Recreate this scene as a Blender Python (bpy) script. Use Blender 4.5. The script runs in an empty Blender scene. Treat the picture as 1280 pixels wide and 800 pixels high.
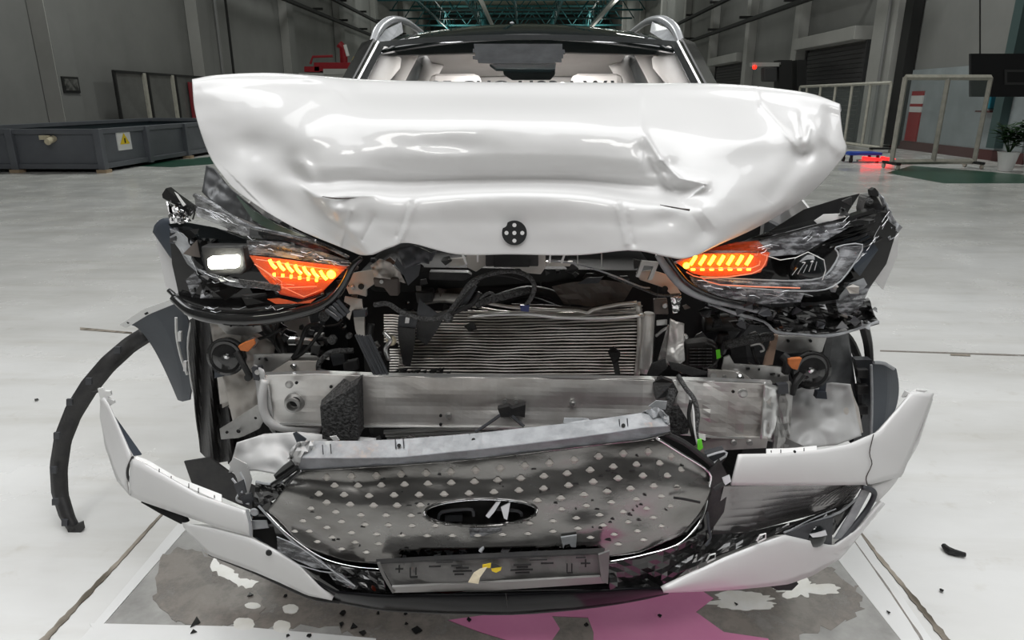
import bpy, math, random
from mathutils import Vector, Matrix, noise
from mathutils.geometry import tessellate_polygon
random.seed(7)
SC = bpy.context.scene
COL = SC.collection
# ---------------- camera ----------------
TH = math.radians(17.73); YAW = math.radians(1.1); FPX = 860.0; EYE = Vector((0, 0, 1.38))
cam_data = bpy.data.cameras.new('camera'); cam = bpy.data.objects.new('camera', cam_data); COL.objects.link(cam)
cam_data.sensor_width = 36.0; cam_data.lens = 36.0 * FPX / 1280.0; cam_data.clip_end = 300; cam_data.clip_start = .02
ROT = Matrix.Rotation(YAW, 3, 'Z') @ Matrix.Rotation(math.pi / 2 - TH, 3, 'X')
cam.matrix_world = Matrix.Translation(EYE) @ ROT.to_4x4()
SC.camera = cam
# ---------------- world ----------------
W = bpy.data.worlds.new('hall_ambience'); SC.world = W; W.use_nodes = True
W.node_tree.nodes['Background'].inputs[0].default_value = (.82, .9, 1.0, 1)
W.node_tree.nodes['Background'].inputs[1].default_value = .10
# ---------------- lamps of the crash hall and added roof fills ----------------
def area(name, loc, target, sx, sy, power, color=(1, 1, 1)):
    l = bpy.data.lights.new(name, 'AREA'); l.shape = 'RECTANGLE'; l.size = sx; l.size_y = sy; l.energy = power; l.color = color
    o = bpy.data.objects.new(name, l); COL.objects.link(o); o.location = loc
    o.rotation_euler = (Vector(target) - Vector(loc)).to_track_quat('-Z', 'Y').to_euler(); return o
area('lamp_bank', (-2.0, -2.6, 6.0), (0, 1.8, .6), 1.6, .8, 60, (1, .985, .96))
area('lamp_bank', (2.4, -2.6, 6.0), (0, 1.8, .6), 1.6, .8, 60, (1, .985, .96))
area('lamp_bank', (0, 1.0, 6.6), (0, 1.2, 0), 8.0, 4.2, 500, (.98, .99, 1))
area('lamp_bank', (-5.5, 5.5, 6.5), (-5, 6, 0), 3.4, 3.4, 85, (1, 1, 1))
area('lamp_bank', (6.0, 5.5, 6.5), (5.5, 6, 0), 3.4, 3.4, 85, (1, 1, 1))
for yy in (18, 36, 58, 82):
    for xx in (-8, 7): area('hall_lamp', (xx, yy, 11.6), (xx, yy, 0), 3, 2, 230 if yy > 20 else 520, (.97, 1, .95))
for xx in (-9, 8):
    for yy in (58, 84): area('roof_fill', (xx, yy, 7.5), (xx * .5, yy, 12), 1.5, 1.5, 330, (1, 1, .9))  # unseen fills, added to brighten the roof sheet from below
SC.view_settings.view_transform = 'Standard'; SC.view_settings.look = 'None'; SC.view_settings.gamma = 1
SC.view_settings.use_curve_mapping = False; SC.view_settings.exposure = 0.0

# ---------------- helpers ----------------
def ray(px, py): return ROT @ Vector(((px - 640) / FPX, (400 - py) / FPX, -1))
def P(px, py, Y): d = ray(px, py); return EYE + d * (Y / d.y)
def F(px, py, z=0.0): d = ray(px, py); return EYE + d * ((z - EYE.z) / d.z)
def PX(px, py, X): d = ray(px, py); return EYE + d * (X / d.x)
def V3(p): return p if isinstance(p, Vector) else P(*p)
def S(hexv):
    r, g, b = [(hexv >> s & 255) / 255 for s in (16, 8, 0)]
    return tuple((c / 12.92 if c <= .04045 else ((c + .055) / 1.055) ** 2.4) for c in (r, g, b))
def mat(name, col, rough=.5, metal=0., coat=0., nz=None, bump=None, emit=0., alpha=1., trans=0., ecol=None, ior=1.45, col2=None, stretch=None, rz=None, anz=None):
    m = bpy.data.materials.new(name); m.use_nodes = True; nt = m.node_tree; b = nt.nodes['Principled BSDF']
    if isinstance(col, int): col = S(col)
    if isinstance(col2, int): col2 = S(col2)
    b.inputs['Base Color'].default_value = (*col, 1); b.inputs['Roughness'].default_value = rough; b.inputs['Metallic'].default_value = metal
    b.inputs['Coat Weight'].default_value = coat; b.inputs['Coat Roughness'].default_value = .04; b.inputs['IOR'].default_value = ior
    b.inputs['Transmission Weight'].default_value = trans; b.inputs['Alpha'].default_value = alpha
    if emit: b.inputs['Emission Color'].default_value = (*(S(ecol) if ecol else col), 1); b.inputs['Emission Strength'].default_value = emit
    tc = None
    def tcn(sc=None):
        t = nt.nodes.new('ShaderNodeTexCoord')
        mp = nt.nodes.new('ShaderNodeMapping'); nt.links.new(t.outputs['Object'], mp.inputs['Vector'])
        if sc: mp.inputs['Scale'].default_value = sc
        return mp
    if nz:
        n = nt.nodes.new('ShaderNodeTexNoise'); n.inputs['Scale'].default_value = nz[0]; n.inputs['Detail'].default_value = 6; n.inputs['Roughness'].default_value = .62
        nt.links.new(tcn(stretch).outputs[0], n.inputs['Vector'])
        r = nt.nodes.new('ShaderNodeValToRGB'); r.color_ramp.elements[0].position = nz[1] if len(nz) > 2 else .35; r.color_ramp.elements[1].position = nz[2] if len(nz) > 2 else .65
        c2 = col2 if col2 else tuple(c * .75 for c in col)
        r.color_ramp.elements[0].color = (*c2, 1); r.color_ramp.elements[1].color = (*col, 1)
        nt.links.new(n.outputs['Fac'], r.inputs['Fac']); nt.links.new(r.outputs['Color'], b.inputs['Base Color'])
        if rz:
            mr = nt.nodes.new('ShaderNodeMapRange'); mr.inputs['From Min'].default_value = .3; mr.inputs['From Max'].default_value = .7
            mr.inputs['To Min'].default_value = rz[0]; mr.inputs['To Max'].default_value = rz[1]
            nt.links.new(n.outputs['Fac'], mr.inputs['Value']); nt.links.new(mr.outputs['Result'], b.inputs['Roughness'])
    if anz:
        n3 = nt.nodes.new('ShaderNodeTexNoise'); n3.inputs['Scale'].default_value = anz[0]; n3.inputs['Detail'].default_value = 9; n3.inputs['Roughness'].default_value = .7
        nt.links.new(tcn(stretch).outputs[0], n3.inputs['Vector']); m3 = nt.nodes.new('ShaderNodeMapRange')
        m3.inputs['From Min'].default_value = anz[1]; m3.inputs['From Max'].default_value = anz[2]; m3.inputs['To Min'].default_value = anz[3]; m3.inputs['To Max'].default_value = anz[4]
        nt.links.new(n3.outputs['Fac'], m3.inputs['Value']); nt.links.new(m3.outputs['Result'], b.inputs['Alpha'])
    if bump:
        n2 = nt.nodes.new('ShaderNodeTexNoise'); n2.inputs['Scale'].default_value = bump[0]; n2.inputs['Detail'].default_value = 4
        nt.links.new(tcn(stretch).outputs[0], n2.inputs['Vector'])
        bp = nt.nodes.new('ShaderNodeBump'); bp.inputs['Strength'].default_value = bump[1]; bp.inputs['Distance'].default_value = .01
        nt.links.new(n2.outputs['Fac'], bp.inputs['Height']); nt.links.new(bp.outputs['Normal'], b.inputs['Normal'])
    return m
M = {}
M['paint'] = mat('white_car_paint', (.63, .625, .62), .34, coat=.5)
M['piano'] = mat('gloss_black_plastic', (.008, .008, .009), .12, coat=.6, nz=(14, .45, .8), col2=(.02, .02, .02))
M['lipblack'] = mat('lip_black', (.006, .006, .007), .2, ior=1.18)
M['black'] = mat('matte_black_plastic', (.022, .022, .024), .5, nz=(30, .4, .7), col2=(.035, .034, .033), bump=(180, .15))
M['grey_plastic'] = mat('dusty_dark_plastic', (.06, .063, .07), .5, nz=(9, .35, .7), col2=(.035, .037, .042), bump=(80, .1))
M['slate'] = mat('slate_primer_plastic', (.055, .065, .08), .42, nz=(5, .3, .7), col2=(.04, .048, .06))
M['foam'] = mat('black_foam', (.02, .02, .02), .9, nz=(160, .35, .6), col2=(.09, .09, .09), bump=(160, 1.0))
M['alu'] = mat('stained_aluminium', (.78, .77, .75), .40, .6, nz=(4, .3, .62), col2=(.46, .42, .39), bump=(30, .04))
M['alu_fin'] = mat('condenser_aluminium', (.80, .78, .75), .42, .55, nz=(10, .35, .65), col2=(.50, .47, .43))
M['steel'] = mat('zinc_steel', (.50, .50, .49), .38, .8, nz=(14, .35, .65), col2=(.36, .35, .34))
M['chrome'] = mat('bright_chrome', (.85, .85, .86), .12, 1.)
M['primer'] = mat('off_white_body_primer', (.56, .53, .49), .42, coat=.3, nz=(7, .3, .7), col2=(.40, .37, .34))
M['brown'] = mat('brown_grey_plastic', (.13, .11, .10), .6, nz=(10,))
M['rubber'] = mat('black_rubber_hose', (.015, .015, .015), .55, bump=(90, .2), nz=(40,))
M['sheath'] = mat('braided_cable_sheath', (.03, .03, .03), .6, nz=(260, .4, .6), col2=(.12, .12, .12), bump=(260, .8))
M['tyre'] = mat('tyre_rubber', (.018, .018, .019), .65, nz=(20,), bump=(60, .2))
M['chromegrille'] = mat('smoked_chrome_grille', (.33, .325, .315), .2, .85, nz=(4, .3, .66), col2=(.17, .162, .155), bump=(22, .08), rz=(.14, .34), stretch=(1, 1, 2.2))
M['stud'] = mat('grille_stud', (.50, .475, .44), .3, .15, nz=(60,))
M['trimgrey'] = mat('grey_moulded_trim', (.36, .37, .385), .45, .0, coat=.2, nz=(24, .35, .62), col2=(.25, .26, .27), bump=(40, .2))
M['silverskin'] = mat('silver_plastic_shield', (.56, .56, .555), .5, .1, nz=(4, .2, .8), col2=(.48, .48, .48), bump=(12, .2))
M['liner'] = mat('smoky_fender_liner', (.16, .165, .17), .35, .3, nz=(7, .3, .7), col2=(.05, .052, .055))
M['lens'] = mat('clear_lens', (.75, .77, .78), .06, nz=None, trans=1., alpha=.38)
M['shardlens'] = mat('scratched_clear_plastic', (.46, .47, .49), .2, alpha=.55, nz=(22, .42, .62), col2=(.07, .07, .075), stretch=(1, 1, 4))
M['amberlens'] = mat('amber_lit_lens', (.95, .22, .08), .15, alpha=.3, emit=.22, ecol=0xff5020)
M['red_glow_tint'] = mat('painted_red_glow', (.45, .07, .02), .2, alpha=.45)
M['led'] = mat('amber_led', (1, .45, .03), .3, emit=11, ecol=0xffb428)
M['whiteled'] = mat('white_lamp', (1, 1, .95), .3, emit=14, ecol=0xfffff0)
M['orange'] = mat('orange_plug', (.55, .16, .04), .5, nz=(40,))
M['green'] = mat('lime_tag', (.2, .9, .05), .5)
M['yellow'] = mat('yellow_marker', (.85, .62, .02), .5)
M['cream'] = mat('cream_tape', (.70, .62, .45), .7, nz=(30,))
M['white'] = mat('white_plastic', (.78, .78, .77), .45)
M['red'] = mat('deep_red_plastic', (.35, .01, .015), .3)
M['blacksticker'] = mat('black_sticker', (.02, .021, .022), .35, nz=(20,))
M['blackglass'] = mat('black_roof_glass', (.01, .012, .013), .04, coat=.5)
M['glass'] = mat('windscreen_glass', (.02, .025, .025), .01, alpha=.16, coat=.3)
M['silver'] = mat('satin_silver', (.68, .69, .72), .28, .6)
M['dkglass'] = mat('tinted_glass', (.03, .04, .045), .03, alpha=.7)
M['beige'] = mat('pale_headliner', (.74, .72, .70), .8, nz=(5, .3, .7), col2=(.64, .61, .59))
M['leather'] = mat('dark_seat_leather', (.10, .09, .085), .5, nz=(9,))
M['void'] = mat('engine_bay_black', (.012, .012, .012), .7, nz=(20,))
M['blue'] = mat('blue_plastic', (.02, .08, .5), .4)

class MB:
    """collects shapes, builds ONE mesh"""
    def __init__(s): s.v = []; s.f = []
    def add(s, v, f):
        n = len(s.v); s.v += [Vector(p) for p in v]; s.f += [tuple(i + n for i in q) for q in f]; return s
    def box(s, c, size, rot=None):
        c = Vector(c); sx, sy, sz = [q / 2 for q in size]; R = rot.to_matrix() if hasattr(rot, 'to_matrix') else rot
        vs = []
        for x in (-sx, sx):
            for y in (-sy, sy):
                for z in (-sz, sz):
                    p = Vector((x, y, z)); vs.append(c + (R @ p if R else p))
        return s.add(vs, [(0, 1, 3, 2), (4, 6, 7, 5), (0, 4, 5, 1), (2, 3, 7, 6), (0, 2, 6, 4), (1, 5, 7, 3)])
    def tube(s, pts, r, seg=8, smooth=4, flat=1.0):
        pts = [V3(p) for p in pts]
        rs = r if isinstance(r, (list, tuple)) else [r] * len(pts)
        if smooth > 1 and len(pts) > 2:
            np_, nr = [], []
            for i in range(len(pts) - 1):
                a, b = pts[i], pts[i + 1]; p0 = pts[i - 1] if i else a * 2 - b; p3 = pts[i + 2] if i + 2 < len(pts) else b * 2 - a
                for k in range(smooth):
                    t = k / smooth; np_.append(cr(p0, a, b, p3, t)); nr.append(rs[i] * (1 - t) + rs[i + 1] * t)
            np_.append(pts[-1]); nr.append(rs[-1]); pts, rs = np_, nr
        vs, fs = [], []; up = Vector((0, 0, 1)); n0 = None
        for i, p in enumerate(pts):
            t = (pts[min(i + 1, len(pts) - 1)] - pts[max(i - 1, 0)]).normalized()
            if n0 is None:
                n0 = t.cross(up); n0 = t.cross(Vector((1, 0, 0))) if n0.length < .1 else n0
            n0 = (n0 - t * n0.dot(t)).normalized(); b = t.cross(n0)
            for k in range(seg):
                a = 2 * math.pi * k / seg; vs.append(p + (n0 * math.cos(a) + b * math.sin(a) * flat) * rs[i])
        for i in range(len(pts) - 1):
            for k in range(seg):
                k2 = (k + 1) % seg; fs.append((i * seg + k, i * seg + k2, (i + 1) * seg + k2, (i + 1) * seg + k))
        fs.append(tuple(range(seg))[::-1]); fs.append(tuple((len(pts) - 1) * seg + k for k in range(seg)))
        return s.add(vs, fs)
    def cyl(s, a, b, r, seg=16, r2=None):
        a, b = V3(a), V3(b); return s.tube([a, b], [r, r if r2 is None else r2], seg, 1)
    def lathe(s, o, axis, prof, seg=24):
        o = V3(o); ax = Vector(axis).normalized(); u = ax.orthogonal().normalized(); w = ax.cross(u); vs, fs = [], []
        for (r, h) in prof:
            for k in range(seg):
                a = 2 * math.pi * k / seg; vs.append(o + ax * h + (u * math.cos(a) + w * math.sin(a)) * r)
        for i in range(len(prof) - 1):
            for k in range(seg):
                k2 = (k + 1) % seg; fs.append((i * seg + k, i * seg + k2, (i + 1) * seg + k2, (i + 1) * seg + k))
        fs.append(tuple(range(seg))[::-1]); fs.append(tuple((len(prof) - 1) * seg + k for k in range(seg)))
        return s.add(vs, fs)
    def plate(s, pts, t=.004, Y=None, dirv=(0, 1, 0)):
        if Y is not None: pts = [(p[0], p[1], Y) for p in pts]
        w = [V3(p) for p in pts]; n = len(w)
        flat = [Vector((p[0], -p[1], 0)) for p in pts] if not isinstance(pts[0], Vector) else w
        tri = tessellate_polygon([flat]); d = Vector(dirv) * t
        vs = w + [p + d for p in w]
        fs = [tuple(q) for q in tri] + [tuple(i + n for i in q[::-1]) for q in tri] + [(i, (i + 1) % n, (i + 1) % n + n, i + n) for i in range(n)]
        return s.add(vs, fs)
    def boxp(s, x0, y0, x1, y1, Y, d): return s.plate([(x0, y0), (x1, y0), (x1, y1), (x0, y1)], d, Y)
def cr(p0, p1, p2, p3, t):
    return .5 * ((2 * p1) + (p2 - p0) * t + (2 * p0 - 5 * p1 + 4 * p2 - p3) * t * t + (3 * p1 - p0 - 3 * p2 + p3) * t ** 3)
WL = {}
def build(name, mb, m, parent=None, smooth=False, bevel=0, solid=0, sub=0, label=None, kind=None, cat=None, group=None, offset=1, recalc=True):
    vs = mb.v; c = Vector((0, 0, 0))
    lo = Vector([min(v[i] for v in vs) for i in range(3)]); hi = Vector([max(v[i] for v in vs) for i in range(3)])
    c = (lo + hi) / 2
    if parent is None: c.z = lo.z
    me = bpy.data.meshes.new(name); me.from_pydata([v - c for v in vs], [], mb.f); me.update()
    if recalc:
        import bmesh
        bm = bmesh.new(); bm.from_mesh(me); bmesh.ops.recalc_face_normals(bm, faces=bm.faces); bm.to_mesh(me); bm.free()
    if smooth:
        for p in me.polygons: p.use_smooth = True
    me.materials.append(M[m] if isinstance(m, str) else m)
    o = bpy.data.objects.new(name, me); COL.objects.link(o); WL[o] = c
    if parent is not None: o.parent = parent; o.location = c - WL[parent]
    else: o.location = c
    if solid: s = o.modifiers.new('s', 'SOLIDIFY'); s.thickness = solid; s.offset = offset
    if bevel: b = o.modifiers.new('b', 'BEVEL'); b.width = bevel; b.segments = 2; b.limit_method = 'ANGLE'
    if sub: b = o.modifiers.new('u', 'SUBSURF'); b.levels = sub; b.render_levels = sub
    if smooth and (bevel or solid): pass
    if label: o['label'] = label
    if kind: o['kind'] = kind
    if cat: o['category'] = cat
    if group: o['group'] = group
    return o
def empty(name, loc, label, cat, group=None):
    o = bpy.data.objects.new(name, None); COL.objects.link(o); o.location = loc; WL[o] = Vector(loc); o.empty_display_size = .1
    o['label'] = label; o['category'] = cat
    if group: o['group'] = group
    return o
def grid(rows, nu=6, nv=6, disp=None):
    """rows: list of rows of (px,py,Y); returns MB of a Catmull-Rom surface"""
    R = len(rows); C_ = len(rows[0])
    g = [[Vector(p) for p in r] for r in rows]
    def rowint(r, out):
        for i in range(C_ - 1):
            p0 = r[i - 1] if i else r[0] * 2 - r[1]; p3 = r[i + 2] if i + 2 < C_ else r[i + 1] * 2 - r[i]
            for k in range(nu): out.append(cr(p0, r[i], r[i + 1], p3, k / nu))
        out.append(r[-1]); return out
    gg = [rowint(r, []) for r in g]; out = []
    for i in range(R - 1):
        a, b = gg[i], gg[i + 1]; z = gg[i - 1] if i else [x * 2 - y for x, y in zip(a, b)]; d = gg[i + 2] if i + 2 < R else [y * 2 - x for x, y in zip(a, b)]
        for k in range(nv): out.append([cr(z[j], a[j], b[j], d[j], k / nv) for j in range(len(a))])
    out.append(gg[-1])
    mb = MB(); n = len(out[0]); vs = []
    for r in out:
        for p in r:
            if disp: p = disp(p)
            vs.append(P(p.x, p.y, p.z))
    fs = [(i * n + j, i * n + j + 1, (i + 1) * n + j + 1, (i + 1) * n + j) for i in range(len(out) - 1) for j in range(n - 1)]
    mb.add(vs, fs); return mb
def wgrid(rows):
    """rows of world points, linear"""
    n = len(rows[0]); mb = MB(); mb.add([p for r in rows for p in r], [(i * n + j, i * n + j + 1, (i + 1) * n + j + 1, (i + 1) * n + j) for i in range(len(rows) - 1) for j in range(n - 1)]); return mb
def resamp(pts, n):
    pts = [Vector(p) for p in pts]; L = [0]
    for a, b in zip(pts, pts[1:]): L.append(L[-1] + (b - a).length)
    out = []
    for i in range(n):
        d = L[-1] * i / (n - 1); k = 0
        while k < len(pts) - 2 and L[k + 1] < d: k += 1
        t = (d - L[k]) / max(1e-9, L[k + 1] - L[k]); out.append(pts[k].lerp(pts[k + 1], t))
    return out
def loft(A, B, n=16, m=3, disp=None, bow=0., mid=None):
    """surface between two pixel polylines A (top) and B (bottom), each of (px,py,Y)"""
    a, b = resamp(A, n), resamp(B, n); mm = resamp(mid, n) if mid else None; rows = []
    for k in range(m + 1):
        t = k / m
        if mm: row = [(x * (1 - t) ** 2 + (2 * z - (x + y) * .5) * 2 * t * (1 - t) + y * t * t) for x, z, y in zip(a, mm, b)]
        else: row = [x.lerp(y, t) for x, y in zip(a, b)]
        for p in row: p.z += -bow * 4 * t * (1 - t)
        rows.append([P(*( (disp(p) if disp else p))) for p in row])
    return wgrid(rows)
def jitter(amp, sc=.05, seed=0):
    def f(p): 
        q = Vector((p.x * sc, p.y * sc, seed)); return Vector((p.x, p.y, p.z + amp * noise.noise(q) + amp * .5 * noise.noise(q * 2.7)))
    return f
# =================== SETTING ===================
def world_tex_floor():
    m = bpy.data.materials.new('white_epoxy_floor'); m.use_nodes = True; nt = m.node_tree; b = nt.nodes['Principled BSDF']; N = nt.nodes.new; L = nt.links.new
    tc = N('ShaderNodeTexCoord')
    def nz(scale, sx, sy, det=6, rot=0.0, ro=.6):
        mp = N('ShaderNodeMapping'); mp.inputs['Scale'].default_value = (sx, sy, 1); mp.inputs['Rotation'].default_value = (0, 0, rot); L(tc.outputs['Object'], mp.inputs['Vector'])
        n = N('ShaderNodeTexNoise'); n.inputs['Scale'].default_value = scale; n.inputs['Detail'].default_value = det; n.inputs['Roughness'].default_value = ro; L(mp.outputs[0], n.inputs['Vector']); return n.outputs['Fac']
    def ramp(fac, e):
        r = N('ShaderNodeValToRGB'); r.color_ramp.elements[0].position, r.color_ramp.elements[1].position = e[0][0], e[1][0]
        r.color_ramp.elements[0].color = (*e[0][1], 1); r.color_ramp.elements[1].color = (*e[1][1], 1); L(fac, r.inputs['Fac']); return r.outputs['Color']
    def mul(a, bb):
        x = N('ShaderNodeMix'); x.data_type = 'RGBA'; x.blend_type = 'MULTIPLY'; x.inputs[0].default_value = 1; L(a, x.inputs[6]); L(bb, x.inputs[7]); return x.outputs[2]
    c1 = ramp(nz(.55, .6, 1.3, 6, .35), [(.36, (.60, .595, .575)), (.60, (.76, .76, .75))])
    c2 = ramp(nz(2.3, .35, 2.2, 8, .2), [(.32, (.90, .89, .87)), (.50, (1, 1, 1))])
    c3 = ramp(nz(9, 1, 1, 8), [(.22, (.88, .86, .83)), (.40, (1, 1, 1))])
    c = mul(mul(c1, c2), c3); L(c, b.inputs['Base Color'])
    mr = N('ShaderNodeMapRange'); mr.inputs['To Min'].default_value = .12; mr.inputs['To Max'].default_value = .34; mr.inputs['From Min'].default_value = .3; mr.inputs['From Max'].default_value = .7
    L(nz(1.7, 1, 1, 7), mr.inputs['Value']); L(mr.outputs['Result'], b.inputs['Roughness'])
    bp = N('ShaderNodeBump'); bp.inputs['Strength'].default_value = .08; bp.inputs['Distance'].default_value = .01; L(nz(14, 1, 1, 5), bp.inputs['Height']); L(bp.outputs['Normal'], b.inputs['Normal'])
    return m
M['floor'] = world_tex_floor()
M['wall'] = mat('grey_hall_wall', (.27, .27, .262), .8, nz=(.35, .3, .7), col2=(.21, .21, .205), bump=(6, .1))
M['wall_light'] = mat('pale_paint_and_lit_face', (.46, .455, .44), .7, nz=(.6, .3, .7), col2=(.38, .375, .36))
M['dark_wall'] = mat('far_dark_wall', (.07, .075, .07), .8, nz=(.3,))
M['roofsheet'] = mat('olive_roof_sheet', (.26, .28, .22), .8, nz=(.25, .3, .7), col2=(.16, .17, .14))
M['teal'] = mat('teal_truss_paint', (.02, .12, .13), .5, nz=(3,))
M['pipe'] = mat('grey_pipe', (.3, .3, .3), .4, .4)
M['blackp'] = mat('black_wall_duct', (.02, .02, .02), .7)
M['tray'] = mat('blue_grey_tray_steel', (.155, .165, .185), .5, .2, nz=(1.5, .3, .7), col2=(.12, .128, .145))
M['traydark'] = mat('tray_inside', (.035, .05, .06), .5)
M['greenfloor'] = mat('green_floor_paint', (.02, .09, .055), .3, nz=(1.5,))
M['joint'] = mat('dirty_floor_joint', (.10, .085, .065), .8, nz=(9, .4, .62), col2=(.35, .31, .26), stretch=(1, .4, 1))
M['coolant'] = mat('pink_coolant', (.66, .27, .43), .07, nz=(3, .3, .7), col2=(.58, .20, .36))
M['spill'] = mat('milky_spill_lightspot', (.78, .77, .74), .2, nz=(12,), col2=(.68, .66, .6))  # dried spills; the small blots in it paint spots of light
M['grime_shade'] = mat('grey_beige_grime_shade', (.27, .24, .215), .32, nz=(3, .2, .75), col2=(.20, .18, .16), bump=(30, .1), anz=(7, .36, .56, .35, .95))  # dirt in the joints; on the plates also painted bumper shade
M['greyfilm_shade'] = mat('grey_worn_shaded_film', (.40, .395, .38), .4, nz=(7, .3, .66), col2=(.22, .215, .205), bump=(60, .1))
M['whiteplate'] = mat('white_cover_plate', (.74, .74, .735), .3, nz=(2.5, .3, .7), col2=(.66, .66, .65))
M['frameivory'] = mat('ivory_barrier_frame', (.50, .48, .42), .45, nz=(8,))
M['meshglass'] = mat('barrier_mesh_panel', (.25, .29, .28), .3, alpha=.16)
M['shutter'] = mat('dark_shutter', (.05, .05, .052), .6)
M['leaf'] = mat('dark_green_leaf', (.02, .06, .015), .4, nz=(20,))
M['lowwall'] = mat('pale_blue_lower_wall', (.36, .40, .42), .6, nz=(1,))
M['basebrown'] = mat('brown_baseboard', (.10, .035, .035), .5)

f = MB(); f.add([Vector((-30, -12, 0)), Vector((30, -12, 0)), Vector((30, 102, 0)), Vector((-30, 102, 0))], [(0, 1, 2, 3)])
build('floor', f, 'floor', kind='structure', recalc=False)
LX, RX = -13.0, 11.2
build('wall_left', MB().box((LX - .15, 44, 7), (.3, 116, 14)), 'wall', kind='structure')
wr = build('wall_right', MB().box((RX + .15, 44, 7), (.3, 116, 14)), 'wall', kind='structure')
build('wall_far', MB().box((0, 101, 7), (27, .3, 14)), 'dark_wall', kind='structure')
build('wall_near', MB().box((0, -13, 7), (27, .3, 14)), 'wall', kind='structure')
ceil = build('ceiling', MB().box((-1, 44, 12.9), (26, 116, .2)), 'roofsheet', kind='structure')
# roof purlins and columns
k = 1
for (y, w) in ((10, .9), (19.3, .9), (28.3, 1.0), (39, 1.0), (50, 1.0), (62, 1.0), (76, 1), (90, 1)):
    build('trim_%d' % k, MB().box((LX + .24, y + w / 2, 6.5), (.46, w, 12.9)), 'wall', kind='structure', bevel=.02); k += 1
    build('trim_%d' % k, MB().box((LX + .24, y - .02, 6.5), (.44, .03, 12.88)), 'wall_light', kind='structure'); k += 1  # pale facing paints the light falling on the column's front
for (y, w) in ((8.2, 1.4), (22.0, 1.4), (29.7, .6), (36.3, .6), (43.4, .6), (51, .6), (60, .6), (71, .6), (84, .6)):
    build('trim_%d' % k, MB().box((RX - .2, y + w / 2, 6.5), (.4, w, 12.9)), 'wall_light', kind='structure', bevel=.02); k += 1
# wall bands on the right
build('trim_%d' % k, MB().box((RX - .03, 19.0, 1.1), (.05, 5.8, 2.2)), 'lowwall', kind='structure'); k += 1
build('baseboard_right', MB().box((RX - .07, 18.9, .12), (.04, 5.9, .24)), 'basebrown', kind='structure')
# service pipes on walls: each a thing
def lab(o, l, c, g=None):
    o['label'] = l; o['category'] = c
    if g: o['group'] = g
    return o
lab(build('wall_pipe', MB().cyl(Vector((LX + .62, 29.6, 0)), Vector((LX + .62, 29.6, 12.6)), .07), 'pipe'), 'thin vertical pipe beside the second column of left wall', 'pipe')
lab(build('wall_pipe', MB().cyl(Vector((LX + .75, 30.4, 0)), Vector((LX + .75, 30.4, 12.6)), .05), 'blackp'), 'black vertical pipe just right of the thin grey pipe on left wall', 'pipe')
lab(build('wall_pipe', MB().cyl(Vector((RX - .5, 22.3, 0)), Vector((RX - .5, 22.3, 12.6)), .05), 'pipe'), 'slim grey pipe in front of the broad column on right wall', 'pipe')
lab(build('drain_duct', MB().box((RX - .2, 21.5, 6.3), (.3, .45, 12.4)), 'blackp', bevel=.01), 'tall black duct between the right column and plain wall', 'duct')
lab(build('wall_pipe', MB().box((RX - .15, 16.9, 6.5), (.22, .3, 12.4)), mat('teal_grey_duct', (.06, .1, .1), .5)), 'teal grey duct above the black hanging board', 'pipe')
for i, (X, z, nm) in enumerate(((LX + .9, 7.4, 'upper'), (LX + .9, 6.2, 'lower'))):
    mb = MB().box((X, 60, z), (.22, 62, .16))
    for yy in range(32, 90, 6): mb.box((X - .2, yy, z + .3), (.6, .12, .12))
    lab(build('cable_tray', mb, 'blackp'), 'long dark %s cable tray running along left wall' % nm, 'cable tray')
for i, (X, z, nm) in enumerate(((RX - .9, 6.3, 'upper'), (RX - .9, 4.9, 'lower'))):
    mb = MB().box((X, 55, z), (.22, 70, .14))
    for yy in range(24, 90, 6): mb.box((X + .25, yy, z + .25), (.7, .12, .12))
    lab(build('cable_tray', mb, 'blackp'), 'long dark %s cable tray running along right wall' % nm, 'cable tray')
# trusses under the roof, one thing each
gap = 0
for i, Y in enumerate((42, 50, 57, 64, 71, 78, 85, 92, 98)):
    t = empty('roof_truss', (0, Y, 9.4), 'teal lattice truss crossing under the hall roof, %s the camera' % ('nearest', 'second from', 'third from', 'fourth from', 'fifth from', 'sixth from', 'seventh from', 'eighth from', 'farthest from')[i].replace('nearest', 'nearest to'), 'roof truss', 'teal roof trusses across the hall')
    build('bottom_chord', MB().box((-1, Y, 9.5), (24, .16, .16)), 'teal', t)
    build('top_chord', MB().box((-1, Y, 11.5), (24, .2, .2)), 'teal', t)
    mb = MB(); x = -12.8; up = True
    while x < 10.8:
        a = Vector((x, Y, 9.5 if up else 11.5)); b = Vector((x + 1.5, Y, 11.5 if up else 9.5)); mb.cyl(a, b, .055, 6); up = not up; x += 1.5
    build('lattice', mb, 'teal', t)
for i, X in enumerate((-9, -5, -1, 3, 7)):
    mb = MB().box((X, 62, 9.2), (.14, 76, .14)); mb.box((X, 62, 10.6), (.1, 76, .1)); y = 25
    while y < 98: mb.cyl(Vector((X, y, 9.2)), Vector((X, y + 2, 10.6)), .05, 6); mb.cyl(Vector((X, y + 2, 10.6)), Vector((X, y + 4, 9.2)), .05, 6); y += 4
    lab(build('roof_brace', mb, 'teal'), 'teal lengthwise roof brace, %s across the hall' % ('leftmost', 'second from left', 'middle one', 'second from right', 'rightmost')[i], 'roof brace', 'lengthwise roof braces')
M['palebeam'] = mat('pale_crane_beam', (.45, .46, .44), .5)
for X, nm in ((-3.6, 'left'), (7.0, 'right')):
    lab(build('crane_rail', MB().box((X, 66, 8.9), (.25, 60, .3)), 'palebeam'), 'pale grey ceiling beam running down the hall, %s one' % nm, 'beam')
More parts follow.
